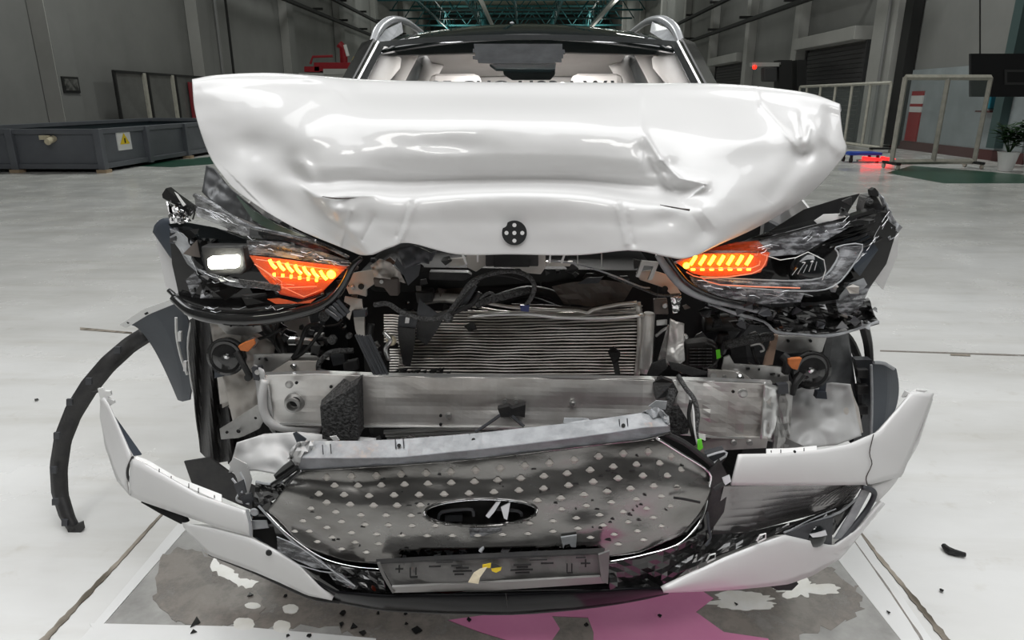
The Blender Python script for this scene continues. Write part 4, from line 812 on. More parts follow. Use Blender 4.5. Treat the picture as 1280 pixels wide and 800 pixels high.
# engine bay stuff behind (left)
hose([(330,402,1.82),(345,420,1.80),(360,424,1.80)], .020); hose([(338,400,1.80),(350,425,1.78),(356,448,1.76)], .010); hose([(348,403,1.78),(343,425,1.77),(356,450,1.75)], .0055)
hose([(400,405,1.74),(385,408,1.73),(378,422,1.72),(372,440,1.72),(360,450,1.73)], .006); hose([(405,408,1.735),(393,425,1.725),(380,440,1.72),(366,449,1.72)], .005); hose([(400,408,1.75),(420,406,1.75),(428,400,1.75)], .003)
cp('pipe_union', MB().cyl((360,425,1.78), (398,427,1.78), .010, 12), 'steel'); cp('pipe_collar', MB().cyl((361,425,1.77), (371,425,1.77), .014, 12), 'chrome'); pl('valve_block', [(392,418),(404,418),(404,433),(392,432)], 1.76, 'steel', .02, bevel=.003)
pl('strut_tower', [(356,402),(385,395),(388,410),(372,425),(352,415)], 1.88, 'primer', .01); hose([(320,425,1.76),(335,420,1.75),(352,412,1.75)], .0045)
hose([(398,465,1.68),(400,452,1.68),(415,440,1.68),(442,438,1.69)], .0075, 'foam', 'foam_strip'); hose([(398,463,1.675),(430,472,1.67),(465,471,1.66)], .007, 'foam', 'foam_strip')
pl('connector_block', [(412,443),(430,440),(432,455),(416,458)], 1.70, 'grey_plastic', .02, bevel=.002); pl('connector_block', [(428,454),(446,450),(448,462),(430,466)], 1.69, 'black', .02, bevel=.002)
for (x, y, r) in ((440,457,.006),(436,420,.008),(415,425,.012),(405,395,.014)): cp('bay_bolt', MB().lathe((x, y, 1.70), (0, -1, 0), [(r, -.01), (r, .004), (r * .5, .006)], 10), 'sheath')
hose([(480,415,1.70),(488,425,1.69),(482,436,1.69),(486,450,1.69)], .006, 'alu_edge', 'coolant_pipe'); cp('pipe_cap', MB().lathe((489,426,1.70), (0, -1, 0), [(.012, -.01), (.014, 0), (.010, .01)], 14), 'cream')
hose([(464,405,1.72),(462,425,1.70),(468,445,1.70),(480,462,1.69)], .010)
pl('bracket', [(389,432),(400,434),(398,445),(388,444)], 1.72, 'black', .008)

# =================== RIGHT SIDE OF THE BAY ===================
cp('inner_panel', loft([(1000,430,1.84),(1030,415,1.86),(1060,412,1.90)], [(1010,500,1.86),(1040,490,1.88),(1075,520,1.92)], 24, 20, jitter(0.016, 0.028, 8)), 'liner', smooth=True, solid=.003)
cp('pale_shield', loft([(985,490,1.80),(1010,482,1.80),(1040,478,1.80),(1062,480,1.82)], [(975,560,1.74),(1010,560,1.74),(1045,556,1.76),(1076,545,1.80)], 40, 28, jitter(0.036, 0.019, 6)), 'silverskin', smooth=True, solid=.003, label='pale grey crumpled shield')
cp('pale_shield', loft([(1062,480,1.82),(1066,495,1.82),(1072,510,1.83)], [(1045,545,1.80),(1060,548,1.80),(1078,540,1.82)], 16, 16, jitter(0.016, 0.033, 6)), 'primer', smooth=True, solid=.003)
pl('top_flange', [(966,420),(1034,421),(1028,440),(985,442),(966,436)], 1.77, 'steel', .01, bevel=.002)
for x in (985, 1013): cp('flange_hole', MB().lathe((x, 426, 1.768), (0, -1, 0), [(.004, 0), (.004, .003)], 10), 'void')
cp('primer_bracket', MB().plate([(967,419),(973,419),(966,456),(955,457),(957,448)], .01, 1.765), mat('peach_primer', (.52, .36, .27), .5))
h = horn(1013, 462, 1.72, -1)
cp('horn_shield', MB().plate([(1020,446,1.75),(1030,452,1.75),(1034,470,1.75),(1032,492,1.75),(1024,492,1.75),(1026,470,1.75)], .004).plate([(1022,490,1.74),(1033,490,1.74),(1034,499,1.74),(1020,498,1.74)], .02), 'slate')
cp('horn_arm', MB().tube([(1002,468,1.69),(994,480,1.68),(990,493,1.68)], [.012, .009, .008], 8, 3), 'rubber'); pl('brown_plug', [(985,449),(1003,448),(1000,455),(997,463),(990,461),(985,455)], 1.675, 'orange', .015, bevel=.002); cp('horn_cap', MB().tube([(978,444,1.70),(985,452,1.69),(982,465,1.70)], .012, 8, 3), 'rubber')
pl('mount_plate', [(905,447),(912,444),(918,455),(980,459),(986,464),(986,478),(960,480),(920,466),(902,462)], 1.70, 'steel', .006, bevel=.001)
mb = MB()
for (x, y, w_) in ((935,461,4),(949,462,2),(966,468,5),(974,470,2)): mb.plate([(x-w_*.6,y-1),(x+w_*.6,y-1.5),(x+w_*.6,y+1),(x-w_*.6,y+1.5)], .002, 1.696)
cp('plate_slot', mb, 'void'); cp('stud_bolt', MB().lathe((925,473,1.685), (0, -1, .5), [(.010, 0), (.010, .005), (.005, .006), (.005, .014)], 10), 'chrome'); cp('stud_bolt', MB().lathe((891,470,1.685), (0, -1, .4), [(.009, 0), (.009, .006)], 10), 'steel')
pl('mount_plate', [(885,462),(925,465),(945,478),(885,478)], 1.695, 'alu', .006)
cp('rail_flange', loft([(976,478,1.67),(986,476,1.68),(990,482,1.69)], [(965,560,1.66),(975,565,1.67),(985,558,1.68)], 6, 10, jitter(.012, .08)), 'steel', solid=.004); pl('flange_block', [(972,481),(985,480),(986,492),(973,493)], 1.655, 'grey_plastic', .015)
cp('lower_arm', loft([(972,540,1.68),(985,548,1.68),(1010,560,1.69)], [(968,560,1.68),(985,570,1.68),(1005,572,1.69)], 8, 4), 'steel', solid=.006)
# fan unit with green tag
fan = pl('vented_unit', [(857,430),(885,427),(897,431),(897,460),(858,460)], 1.76, 'black', .04, bevel=.004, label='black louvred unit with a lime tag')
for i in range(6): cp('louvre', MB().tube([(862,436+i*4,1.755),(890,436+i*4,1.755)], .0022, 5, 1), 'sheath', fan)
cp('unit_ring', MB().tube([P(880, 445, 1.752) + Vector((math.cos(a / 10 * 3.14 - 1.57) * .04, 0, math.sin(a / 10 * 3.14 - 1.57) * .036)) for a in range(11)], .0025, 6, 1), 'sheath', fan)
pl('lime_tag', [(895,438),(900,437),(901,447),(896,449)], 1.74, 'green', .003, fan)
# left-of-right-lamp brackets
pl('peach_bracket', [(795,341),(815,338),(838,345),(852,368),(845,374),(830,360),(800,350)], 1.71, mat('warm_primer', (.55, .46, .40), .5), .01, bevel=.002)
cp('bracket_hole', MB().lathe((831,361,1.70), (0, -1, 0), [(.008, 0), (.008, .003)], 14), 'void')
cp('steel_channel', MB().plate([(795,346,1.69),(802,326,1.69),(824,328,1.69),(815,350,1.69),(810,350,1.69),(817,333,1.69),(805,332,1.69),(799,347,1.69)], .01), 'steel')
pl('riveted_plate', [(817,374),(834,373),(836,393),(818,393)], 1.715, 'brown', .01, bevel=.002); cp('rivet', MB().lathe((831,382,1.713), (0, -1, 0), [(.008, 0), (.006, .003)], 14), 'steel')
cp('steel_post', loft([(838,372,1.69),(845,372,1.69),(852,371,1.70)], [(842,392,1.69),(847,391,1.69),(850,389,1.70)], 10, 10, jitter(0.008, 0.110)), 'chrome', smooth=True, solid=.003)
cp('steel_post', loft([(838,398,1.68),(846,402,1.67),(854,404,1.68)], [(832,455,1.68),(845,457,1.67),(855,450,1.68)], 16, 16, jitter(0.013, 0.050)), 'alu', smooth=True, solid=.003); cp('steel_post', loft([(835,405,1.69),(838,408,1.69),(842,410,1.69)], [(822,450,1.70),(828,458,1.70),(834,458,1.70)], 12, 16, jitter(0.010, 0.050)), 'steel', solid=.003)
pl('riveted_plate', [(821,401),(834,400),(834,406),(821,407)], 1.70, 'steel', .006); hose([(820,420,1.70),(830,412,1.69),(838,408,1.69)], .004, 'steel', 'clamp')
hose([(760,344,1.70),(800,360,1.69),(825,369,1.68),(850,368,1.68)], .0035, 'sheath', 'wiring_loom')
hose([(880,405,1.80),(905,403,1.80),(925,403,1.80)], .026, 'rubber', 'intake_hose'); hose([(905,432,1.76),(935,425,1.75),(965,420,1.76)], .013, 'sheath', 'hose'); hose([(935,405,1.80),(915,430,1.80)], .006, 'grey_plastic', 'rod'); hose([(938,432,1.73),(950,430,1.73),(955,437,1.73),(950,440,1.73)], .003, 'steel', 'hook')
hose([(940,434,1.75),(944,448,1.74),(948,455,1.74)], .005); cp('pump_body', MB().lathe((903,425,1.79), (0, -.2, 1), [(.014, -.04), (.02, 0), (.014, .02)], 12), 'grey_plastic')
for (x, y, r) in ((851,424,.010),(857,421,.006),(905,470,.008)): cp('bay_bolt', MB().lathe((x, y, 1.70), (0, -1, 0), [(r, -.01), (r, .004), (r * .5, .006)], 10), 'steel')
cp('black_flap', MB().plate([(835,452,1.66),(850,455,1.655),(885,465,1.65),(882,469,1.65),(865,470,1.65),(840,462,1.655)], .003), 'black'); pl('broken_clip', [(815,455),(832,448),(834,460),(812,478),(805,478)], 1.65, 'black', .006)
cp('torn_foam', MB().plate([(816,478,1.60),(828,473,1.59),(842,478,1.59),(848,490,1.59),(843,500,1.59),(832,497,1.58),(820,500,1.58)], .02), 'black')
hose([(840,486,1.575),(838,500,1.56),(833,512,1.55),(832,522,1.55)], .011, 'foam', 'foam_strip'); pl('foam_pad', [(838,512),(850,510),(862,530),(860,542),(840,545),(835,530)], 1.565, 'foam', .02)
hose([(848,470,1.62),(857,485,1.57),(868,500,1.55),(872,520,1.54),(870,540,1.53),(876,560,1.52)], .006, 'sheath', 'wiring_loom'); hose([(860,490,1.56),(866,510,1.545),(868,535,1.53),(872,555,1.52)], .003, 'white', 'cable'); hose([(864,500,1.55),(861,520,1.54),(866,545,1.53)], .005)
pl('lime_tag', [(872,550),(877,549),(879,560),(875,563),(872,562)], 1.505, 'green', .003); pl('paper_tag', [(873,541),(882,545),(882,551),(874,548)], 1.51, 'white', .001)
pl('lower_bracket', [(893,545),(960,548),(958,560),(900,563),(880,570),(868,560)], 1.63, 'alu', .01); 
pl('crushed_connector', [(882,568),(905,562),(908,572),(900,582),(888,585)], 1.50, 'grey_plastic', .02); cp('connector_tab', MB().tube([(884,570,1.49),(905,564,1.49),(907,570,1.49),(890,580,1.49)], .003, 5, 2), 'silver')
for (x, y) in ((917,553),(937,553)): cp('bay_bolt', MB().lathe((x, y, 1.62), (0, -1, 0), [(.009, 0), (.007, .006)], 10), 'steel')
# right wing remains
cp('arch_edge', MB().tube([(1050,412,1.96),(1065,430,1.98),(1080,470,2.0),(1085,500,2.02)], .012, 6, 4), 'black'); cp('arch_strut', MB().tube([(1080,408,1.93),(1085,430,1.95),(1087,455,1.95)], [.014, .013, .012], 8, 3), 'black')
cp('clip_bank', MB().plate([(1070,450,1.90),(1090,450,1.90),(1090,540,1.92),(1085,552,1.92),(1065,556,1.90),(1078,520,1.90),(1076,480,1.90)], .03), 'grey_plastic')
for y in (462, 482, 508): cp('broken_clip', MB().boxp(1072, y, 1086, y + 11, 1.885, .02), 'black', bevel=.003)
sl = cp('wing_corner_bracket', loft([(1090,452,1.86),(1105,452,1.88),(1119,460,1.90)], [(1089,548,1.84),(1100,540,1.85),(1108,530,1.86)], 12, 12, mid=[(1090,500,1.85),(1108,500,1.88),(1121,498,1.92)]), 'slate', solid=.004, label='dark slate bracket standing behind the bumper wing')
cp('clip_strip', MB().tube([(1089,456,1.84),(1090,500,1.83),(1089,546,1.82)], .004, 6, 3).tube([(1092,453,1.85),(1104,454,1.86),(1117,461,1.88)], .005, 6, 3), 'trimgrey', sl)

# =================== HEADLIGHTS ===================
# left
L = pl('headlight', [(212,290),(255,285),(312,300),(436,330),(442,345),(415,375),(370,392),(300,400),(250,398),(225,375),(215,330)], 1.80, 'piano', .03, label='smashed left headlight with white lamp and amber strip lit')
rimp = [(217,372,1.78),(240,390,1.75),(280,399,1.72),(330,399,1.70),(385,388,1.68),(412,376,1.67),(428,358,1.66),(441,333,1.65),(452,322,1.65)]
cp('lower_rim', MB().tube(rimp, [.012,.015,.017,.017,.015,.012,.010,.009,.006], 8, 5), 'piano', L, smooth=True)
cp('lower_rim', MB().tube([(x - 6, y - 9, z + .02) for x, y, z in rimp[:6]], .007, 8, 5), 'piano', L, smooth=True)
cp('upper_rim', MB().tube([(243,244,1.80),(262,253,1.78),(285,268,1.75),(312,283,1.72),(350,292,1.70),(400,305,1.68),(436,322,1.665)], [.006,.007,.006,.005,.005,.005,.004], 6, 5), 'shardlens', L, smooth=True)
cp('lens_shard', loft([(243,246,1.80),(270,260,1.77),(312,283,1.73)], [(246,270,1.79),(280,284,1.76),(311,298,1.73)], 12, 6, jitter(.008, .08)), 'shardlens', L, solid=.002)
cp('lens_shard', loft([(312,284,1.72),(360,294,1.70),(436,322,1.67)], [(312,297,1.73),(355,300,1.71),(436,326,1.68)], 12, 3), 'blackglass', L, solid=.002)
cp('lens_shard', loft([(308,301,1.70),(350,302,1.69),(395,313,1.675),(436,326,1.66)], [(312,318,1.70),(350,321,1.69),(395,328,1.675),(434,333,1.66)], 14, 4, jitter(.006, .08)), 'shardlens', L, solid=.002)
cp('lens_shard', MB().plate([(210,280,1.82),(232,278,1.81),(270,285,1.79),(312,301,1.76),(305,306,1.76),(262,302,1.79),(225,296,1.81)], .004), 'blackglass', L)
cp('lens_shard', loft([(212,286,1.79),(222,310,1.78),(245,335,1.75),(280,347,1.72),(350,354,1.69)], [(224,296,1.79),(232,318,1.78),(255,344,1.75),(290,358,1.72),(352,363,1.69)], 18, 3, jitter(.01, .07)), 'shardlens', L, solid=.002)
cp('lens_shard', MB().plate([(334,374,1.66),(348,373,1.655),(362,376,1.65),(372,379,1.65),(395,373,1.65),(388,379,1.65),(345,380,1.655)], .002), 'amberlens', L)
am = cp('indicator_lens', loft([(312,319,1.70),(350,323,1.69),(395,329,1.675),(435,333,1.66)], [(330,346,1.69),(352,366,1.685),(380,372,1.68),(403,364,1.665)], 18, 6, jitter(.004, .1)), 'amberlens', L, solid=.003, label='cracked amber indicator lens')
cp('indicator_pod', MB().plate([(314,321),(432,335),(402,366),(378,374),(350,368),(330,345)], .015, 1.715), mat('amber_reflector', (.35, .06, .02), .3, emit=.12, ecol=0xff3010), L)
for i in range(7):
    x, y = 337 + i * 10.6, 324.5 + i * 2.3; cp('led_strip', MB().tube([(x, y, 1.665 - .001 * i), (x + 3, y + 6, 1.665 - .001 * i), (x + 8, y + 11, 1.665 - .001 * i)], .0038, 6, 2), 'led', L)
    if i < 6: cp('led_dot', MB().boxp(x + 4, y + 17 - i, x + 7, y + 21 - i, 1.668, .003), 'led', L)
cp('led_dot', MB().lathe((414,343,1.652), (0, -1, 0), [(.011, 0), (.007, .004)], 12), 'led', L)
cp('indicator_step', MB().plate([(353,352),(394,352),(392,362),(354,362)], .004, 1.672), 'amberlens', L)
for q in ([(318,330),(352,352),(352,358),(380,371),(402,362)], [(320,324),(380,333),(430,338)], [(340,346),(404,349),(410,340)], [(352,360),(396,358)], [(330,338),(345,350)]):
    cp('lens_rib', MB().tube([(x, y, 1.668) for x, y in q], .0013, 5, 1), mat('salmon_rib', (.8, .3, .18), .3, emit=.25, ecol=0xff6a40) if 'salmon_rib' not in bpy.data.materials else bpy.data.materials['salmon_rib'], L)
cp('lamp_housing', MB().plate([(250,308,1.74),(304,308,1.72),(308,336,1.71),(302,344,1.71),(258,344,1.73)], .05), 'black', L, bevel=.006)
cp('white_lamp', MB().plate([(259,324),(264,321),(296,319),(299,322),(298,333),(295,335),(264,337),(260,334)], .01, 1.70), 'whiteled', L, bevel=.002)
cp('grid_strip', MB().plate([(298,349),(350,357),(350,364),(300,356)], .003, 1.68), 'sheath', L)
for k_, q in enumerate([[(212,296),(222,290),(240,310),(238,330)], [(228,318),(246,300),(250,322)], [(232,350),(243,340),(252,352),(240,372)], [(256,356),(270,352),(300,362),(282,376)], [(300,368),(332,366),(338,380),(310,386)]]):
    cp('broken_reflector', MB().plate([(x, y, 1.765 + .005 * ((i * 7) % 3)) for i, (x, y) in enumerate(q)], .003), ('trimgrey', 'brown', 'shardlens', 'piano', 'piano')[k_], L)
def scratches(parent, pts, n, seed, dz=-.01):
    r_ = random.Random(seed); mb = MB()
    for i in range(int(n * .55)):
        a = r_.randrange(len(pts) - 1); t = r_.random(); x = pts[a][0] * (1 - t) + pts[a + 1][0] * t; y = pts[a][1] * (1 - t) + pts[a + 1][1] * t + r_.uniform(-5, 5); z = pts[a][2] * (1 - t) + pts[a + 1][2] * t + dz
        dx = (pts[a + 1][0] - pts[a][0]); dy = (pts[a + 1][1] - pts[a][1]); L_ = math.hypot(dx, dy); k = r_.uniform(4, 22) / L_; dz2 = (pts[a + 1][2] - pts[a][2]) * k
        mb.tube([(x, y, z), (x + dx * k * .5 + r_.uniform(-1, 1), y + dy * k * .5 + r_.uniform(-2, 2), z + dz2 * .5), (x + dx * k, y + dy * k + r_.uniform(-3, 3), z + dz2)], .0006, 4, 1)
    cp('scratch_lines', mb, 'silver', parent, kind='stuff')
scratches(L, [(246,258,1.79),(280,272,1.76),(311,292,1.73)], 22, 1); scratches(L, [(312,308,1.69),(350,312,1.685),(434,330,1.66)], 24, 2); scratches(L, [(225,300,1.78),(245,340,1.75),(285,354,1.72),(350,360,1.69)], 26, 3); scratches(L, [(240,380,1.73),(290,388,1.71),(360,384,1.67)], 16, 4)
# torn top left cluster
pl('torn_bracket', [(202,243),(207,235),(218,244),(238,258),(243,264),(238,270),(222,258),(203,248)], 1.83, 'piano', .03, bevel=.002)
cp('torn_bracket', loft([(208,252,1.82),(220,258,1.81),(232,264,1.82)], [(213,278,1.83),(222,281,1.82),(238,277,1.82)], 8, 6, jitter(.03, .2)), 'chrome', solid=.003)
pl('torn_bracket', [(218,240),(222,243),(232,256),(229,258)], 1.82, 'white', .002); cp('cable_loop', MB().tube([(238,270,1.82),(237,258,1.81),(241,256,1.81),(243,266,1.81),(241,274,1.82)], .002, 6, 4), 'rubber')
pl('torn_bracket', [(219,256),(228,258),(236,270),(226,279),(219,270)], 1.825, 'piano', .02)
pl('torn_trim', [(212,286),(228,292),(234,298),(238,318),(246,340),(234,330),(222,308)], 1.775, 'trimgrey', .003)
# smoky liner and glass at left, below the bonnet
cp('smoky_liner', loft([(258,207,2.02),(268,210,2.0),(285,232,1.95),(330,270,1.86),(395,300,1.76)], [(253,240,1.98),(262,250,1.95),(285,266,1.90),(330,285,1.82),(395,306,1.74)], 44, 16, jitter(.025, .03)), 'liner', smooth=True, solid=.002, label='smoky crumpled liner under the left bonnet edge')
M['greenglass'] = mat('green_edge_panel', (.16, .24, .20), .25)
cp('green_panel', MB().plate([(295,244,1.85),(315,262,1.83),(345,280,1.79),(384,296,1.75),(372,297,1.76),(340,290,1.80),(315,274,1.84)], .003), 'greenglass')
# right
Rr = pl('headlight', [(845,330),(962,305),(1050,275),(1090,262),(1122,285),(1108,330),(1080,370),(1020,378),(940,378),(880,366),(860,350)], 1.80, 'piano', .03, label='smashed right headlight with amber strip lit')
rp = [(822,318,1.65),(835,338,1.65),(855,360,1.65),(885,374,1.67),(920,382,1.69),(960,392,1.71)]
cp('lower_rim', MB().tube(rp, [.008,.010,.010,.009,.008,.006], 8, 5), 'trimgrey', Rr, smooth=True); cp('lower_rim', MB().tube([(x + 8, y - 4, z - .005) for x, y, z in rp], .006, 8, 5), 'piano', Rr, smooth=True)
cp('lens_shard', loft([(935,306,1.70),(1000,286,1.74),(1055,271,1.78)], [(940,322,1.69),(1000,318,1.72),(1060,285,1.77)], 16, 6, jitter(.006, .06)), 'shardlens', Rr, solid=.002)
cp('upper_rim', MB().tube([(950,300,1.71),(990,290,1.73),(1020,282,1.755),(1056,274,1.775)], .004, 6, 4), 'piano', Rr)
cp('dark_shell', MB().plate([(905,310,1.72),(960,290,1.73),(1005,262,1.79),(1050,248,1.83),(1075,242,1.85),(1062,262,1.82),(1056,272,1.80),(1000,290,1.75),(940,306,1.71)], .003), 'piano', Rr)
cp('indicator_pod', MB().plate([(846,328),(875,318),(962,316),(958,332),(945,342),(880,346),(865,340)], .015, 1.69), M['amber_pod'] if 'amber_pod' in M else bpy.data.materials['amber_reflector'], Rr)
cp('indicator_lens', loft([(845,328,1.665),(880,317,1.665),(962,316,1.68)], [(866,342,1.665),(900,348,1.665),(950,340,1.68)], 14, 5), 'amberlens', Rr, solid=.003, label='amber indicator lens')
for i in range(7):
    x = 866 + i * 11.6; cp('led_strip', MB().tube([(x + 4, 319.5, 1.655), (x + 1, 325, 1.655), (x - 3, 331, 1.655)], .0042, 6, 2), 'led', Rr)
    cp('led_dot', MB().boxp(x - 2, 335, x + 3, 338, 1.655, .003), 'led', Rr)
cp('led_dot', MB().lathe((858,332,1.655), (0, -1, 0), [(.008, 0), (.005, .004)], 12), 'led', Rr)
for q in ([(858,340),(880,348),(940,342),(956,330),(959,318)], [(862,335),(940,335),(950,326)], [(875,346),(900,356),(1000,360)]):
    cp('lens_rib', MB().tube([(x, y, 1.65) for x, y in q], .0016, 5, 2), bpy.data.materials['salmon_rib'], Rr)
cp('shell_glow_paint', MB().plate([(846,323,1.69),(880,313,1.69),(920,303,1.69),(948,301,1.69),(960,314,1.68),(900,317,1.67),(860,319,1.67)], .002), 'red_glow_tint', Rr)  # red tint paints the LED glow on the black shell
cp('light_pipe', loft([(876,346,1.67),(930,350,1.68),(1000,352,1.70),(1032,345,1.72),(1050,320,1.74),(1050,309,1.75)], [(884,353,1.665),(930,358,1.675),(1005,362,1.695),(1040,357,1.715),(1066,330,1.735),(1077,307,1.745)], 30, 4, bow=.01), 'shardlens', Rr, solid=.004)
cp('pipe_edge', MB().tube([(876,346,1.66),(930,349,1.67),(1000,351,1.69),(1032,344,1.71),(1048,320,1.73),(1045,309,1.74),(1078,306,1.74),(1066,332,1.725),(1042,358,1.705),(1005,364,1.685),(930,360,1.665),(884,354,1.655)], .0022, 6, 3), 'trimgrey', Rr)
cp('projector', MB().lathe((1008,338,1.74), (-.15, -1, .1), [(.05, .0), (.045, .02), (.03, .032), (.01, .038)], 24), 'blackglass', Rr, smooth=True)
mb = MB()
for i in range(5): mb.tube([(990 + i * 7, 344 - i * 1.5, 1.69), (997 + i * 6, 335 - i * 2, 1.69), (1002 + i * 5, 329 - i, 1.69)][:2 + (i % 2)], .0010, 5, 2)
cp('scratch_highlights', mb, 'silver', Rr)
cp('lens_crack', MB().tube([(950,317,1.69),(975,325,1.69),(995,322,1.69),(1010,315,1.69),(1030,325,1.695),(1032,338,1.70),(1028,350,1.70)], .0012, 5, 1), 'white', Rr)
cp('lower_lens', loft([(862,345,1.66),(900,358,1.66),(960,364,1.67),(1005,366,1.69)], [(868,358,1.66),(905,372,1.66),(955,380,1.67),(1000,378,1.69)], 16, 4, jitter(.008, .08)), 'shardlens', Rr, solid=.002)
for q, m in (([(1055,300,1.78),(1085,292,1.80),(1112,290,1.82),(1098,312,1.80),(1075,345,1.78),(1068,338,1.77)], 'slate'), ([(1050,370,1.74),(1062,355,1.74),(1080,348,1.76),(1084,356,1.76),(1070,372,1.75),(1048,380,1.74)], 'trimgrey'), ([(1045,376,1.73),(1070,364,1.75),(1088,358,1.76),(1078,380,1.75),(1060,395,1.74),(1048,390,1.73)], 'shardlens')):
    cp('broken_reflector', MB().plate(q, .003), m, Rr)
mb = MB()
for k_ in range(7):
    mb.tube([(1000 + k_ * 9, 300 + k_ * 2, 1.76), (1050 + k_ * 6, 281 + k_ * 4, 1.79), (1092 + k_ * 4.5, 262 + k_ * 4, 1.82)], .0028 if k_ % 2 else .005, 6, 3)
cp('side_ribs', mb, 'piano', Rr)
cp('lamp_rear_box', MB().plate([(1080,262,1.84),(1084,246,1.84),(1096,244,1.84),(1106,262,1.84),(1110,278,1.83),(1100,282,1.83),(1082,280,1.83)], .05), 'black', Rr, bevel=.004); cp('box_bolt', MB().lathe((1086,252,1.835), (0, -1, 0), [(.010, 0), (.010, .004), (.005, .007)], 12), 'sheath', Rr)
cp('lamp_tip', MB().plate([(1089,238,1.83),(1094,235,1.83),(1099,241,1.83),(1098,246,1.83),(1090,245,1.83)], .02), 'rubber', Rr)
cp('torn_trim', loft([(1098,240,1.82),(1106,250,1.81),(1118,275,1.80),(1128,284,1.80)], [(1104,262,1.83),(1110,275,1.82),(1112,292,1.81),(1108,310,1.80)], 12, 4, jitter(.02, .15)), 'trimgrey', solid=.003)
cp('torn_trim', loft([(1055,280,1.77),(1080,272,1.79),(1108,262,1.81)], [(1060,284,1.77),(1085,280,1.79),(1110,275,1.81)], 8, 3, jitter(.01, .15)), 'piano', solid=.003)
pl('torn_trim', [(1018,276),(1030,268),(1052,267),(1058,271),(1040,276),(1022,280)], 1.765, 'white', .003); pl('torn_trim', [(965,262),(980,258),(985,262),(975,268)], 1.80, 'white', .003)
cp('torn_wing_edge', MB().plate([(1084,338,1.80),(1106,312,1.83),(1124,292,1.86),(1122,320,1.86),(1104,362,1.84),(1098,356,1.82)], .01), 'paint', label='white wing edge')
scratches(Rr, [(940,314,1.68),(1000,302,1.71),(1058,278,1.76)], 26, 5); scratches(Rr, [(870,354,1.65),(950,368,1.655),(1003,370,1.68)], 26, 6); scratches(Rr, [(1050,350,1.73),(1085,310,1.77),(1110,270,1.80)], 30, 7)
# ragged black plastics below the right lamp
cp('ragged_shroud', loft([(860,362,1.69),(900,376,1.70),(960,384,1.72),(1020,382,1.75),(1085,372,1.78)], [(880,378,1.71),(930,402,1.72),(985,418,1.74),(1040,416,1.76),(1098,405,1.80)], 30, 10, jitter(.04, .06, 2)), 'piano', solid=.003, label='ragged black plastic under right headlight')
cp('ragged_edge', MB().tube([(882,378,1.68),(920,392,1.69),(955,402,1.70),(970,415,1.71),(1000,418,1.72),(1030,420,1.72),(1060,415,1.74),(1098,402,1.77)], [.003,.005,.003,.005,.003,.005,.003,.004], 6, 3), 'trimgrey')
rnd = random.Random(11)
def shards(name, n, box, Y0, Y1, mats, smax=16, smin=5, label=None):
    for i in range(n):
        x = rnd.uniform(box[0], box[2]); y = rnd.uniform(box[1], box[3]); s_ = rnd.uniform(smin, smax); a = rnd.uniform(0, 6.28); k_ = rnd.choice((3, 4, 5)); Y = rnd.uniform(Y0, Y1)
        q = [(x + s_ * rnd.uniform(.4, 1) * math.cos(a + j * 6.283 / k_), y + s_ * rnd.uniform(.3, .8) * math.sin(a + j * 6.283 / k_), Y + rnd.uniform(-.02, .02)) for j in range(k_)]
        cp(name, MB().plate(q, rnd.uniform(.002, .012)), rnd.choice(mats))
shards('plastic_shard', 26, (880,378,1085,408), 1.66, 1.74, ['piano', 'black', 'grey_plastic', 'piano', 'trimgrey'], 14)
shards('plastic_shard', 14, (1040,350,1100,400), 1.72, 1.80, ['piano', 'trimgrey', 'shardlens', 'black', 'primer'], 12)
shards('plastic_shard', 10, (1000,252,1080,295), 1.76, 1.82, ['piano', 'black', 'trimgrey'], 12)
shards('plastic_shard', 10, (215,285,300,312), 1.77, 1.81, ['piano', 'shardlens', 'grey_plastic', 'brown'], 10)
shards('plastic_shard', 9, (225,345,290,378), 1.72, 1.77, ['piano', 'shardlens', 'piano'], 12)
shards('engine_fragment', 30, (400,325,560,400), 1.72, 1.82, ['black', 'grey_plastic', 'rubber', 'brown', 'black'], 13)
shards('engine_fragment', 22, (340,405,480,465), 1.74, 1.84, ['black', 'grey_plastic', 'rubber', 'black', 'steel'], 13)
shards('engine_fragment', 26, (800,335,960,470), 1.74, 1.86, ['black', 'grey_plastic', 'rubber', 'brown', 'black', 'steel'], 13)
shards('engine_fragment', 12, (670,322,800,350), 1.74, 1.80, ['black', 'grey_plastic', 'black'], 14)
shards('engine_fragment', 12, (450,545,560,560), 1.60, 1.68, ['black', 'black', 'steel'], 10)
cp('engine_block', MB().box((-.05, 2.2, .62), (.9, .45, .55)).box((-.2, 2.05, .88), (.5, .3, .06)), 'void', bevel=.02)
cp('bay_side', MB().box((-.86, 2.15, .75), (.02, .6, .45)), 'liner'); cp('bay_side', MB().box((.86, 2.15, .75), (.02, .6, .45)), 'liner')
# =================== BUMPER COVER ===================
B = empty('bumper_cover', (0, 1.4, .2), 'torn front bumper cover with smoked studded grille hanging below the crash beam', 'bumper')
def bp(name, mb, m, parent=None, **kw): return build(name, mb, m, parent if parent is not None else B, **kw)
gt = [(372,590,1.47),(400,586,1.455),(480,580,1.44),(560,575,1.43),(620,570,1.43),(700,560,1.43),(770,551,1.44),(826,548,1.46),(886,592,1.49)]
gb = [(332,640,1.46),(375,680,1.43),(430,700,1.405),(500,706,1.385),(580,706,1.375),(650,704,1.375),(730,700,1.38),(800,690,1.40),(850,668,1.44)]
gm = [(350,618,1.455),(390,636,1.43),(450,644,1.41),(530,645,1.40),(600,644,1.40),(680,640,1.40),(765,628,1.405),(830,620,1.43),(884,625,1.47)]
NG, MG = 73, 28
A_, M_, B_ = resamp(gt, NG), resamp(gm, NG), resamp(gb, NG)
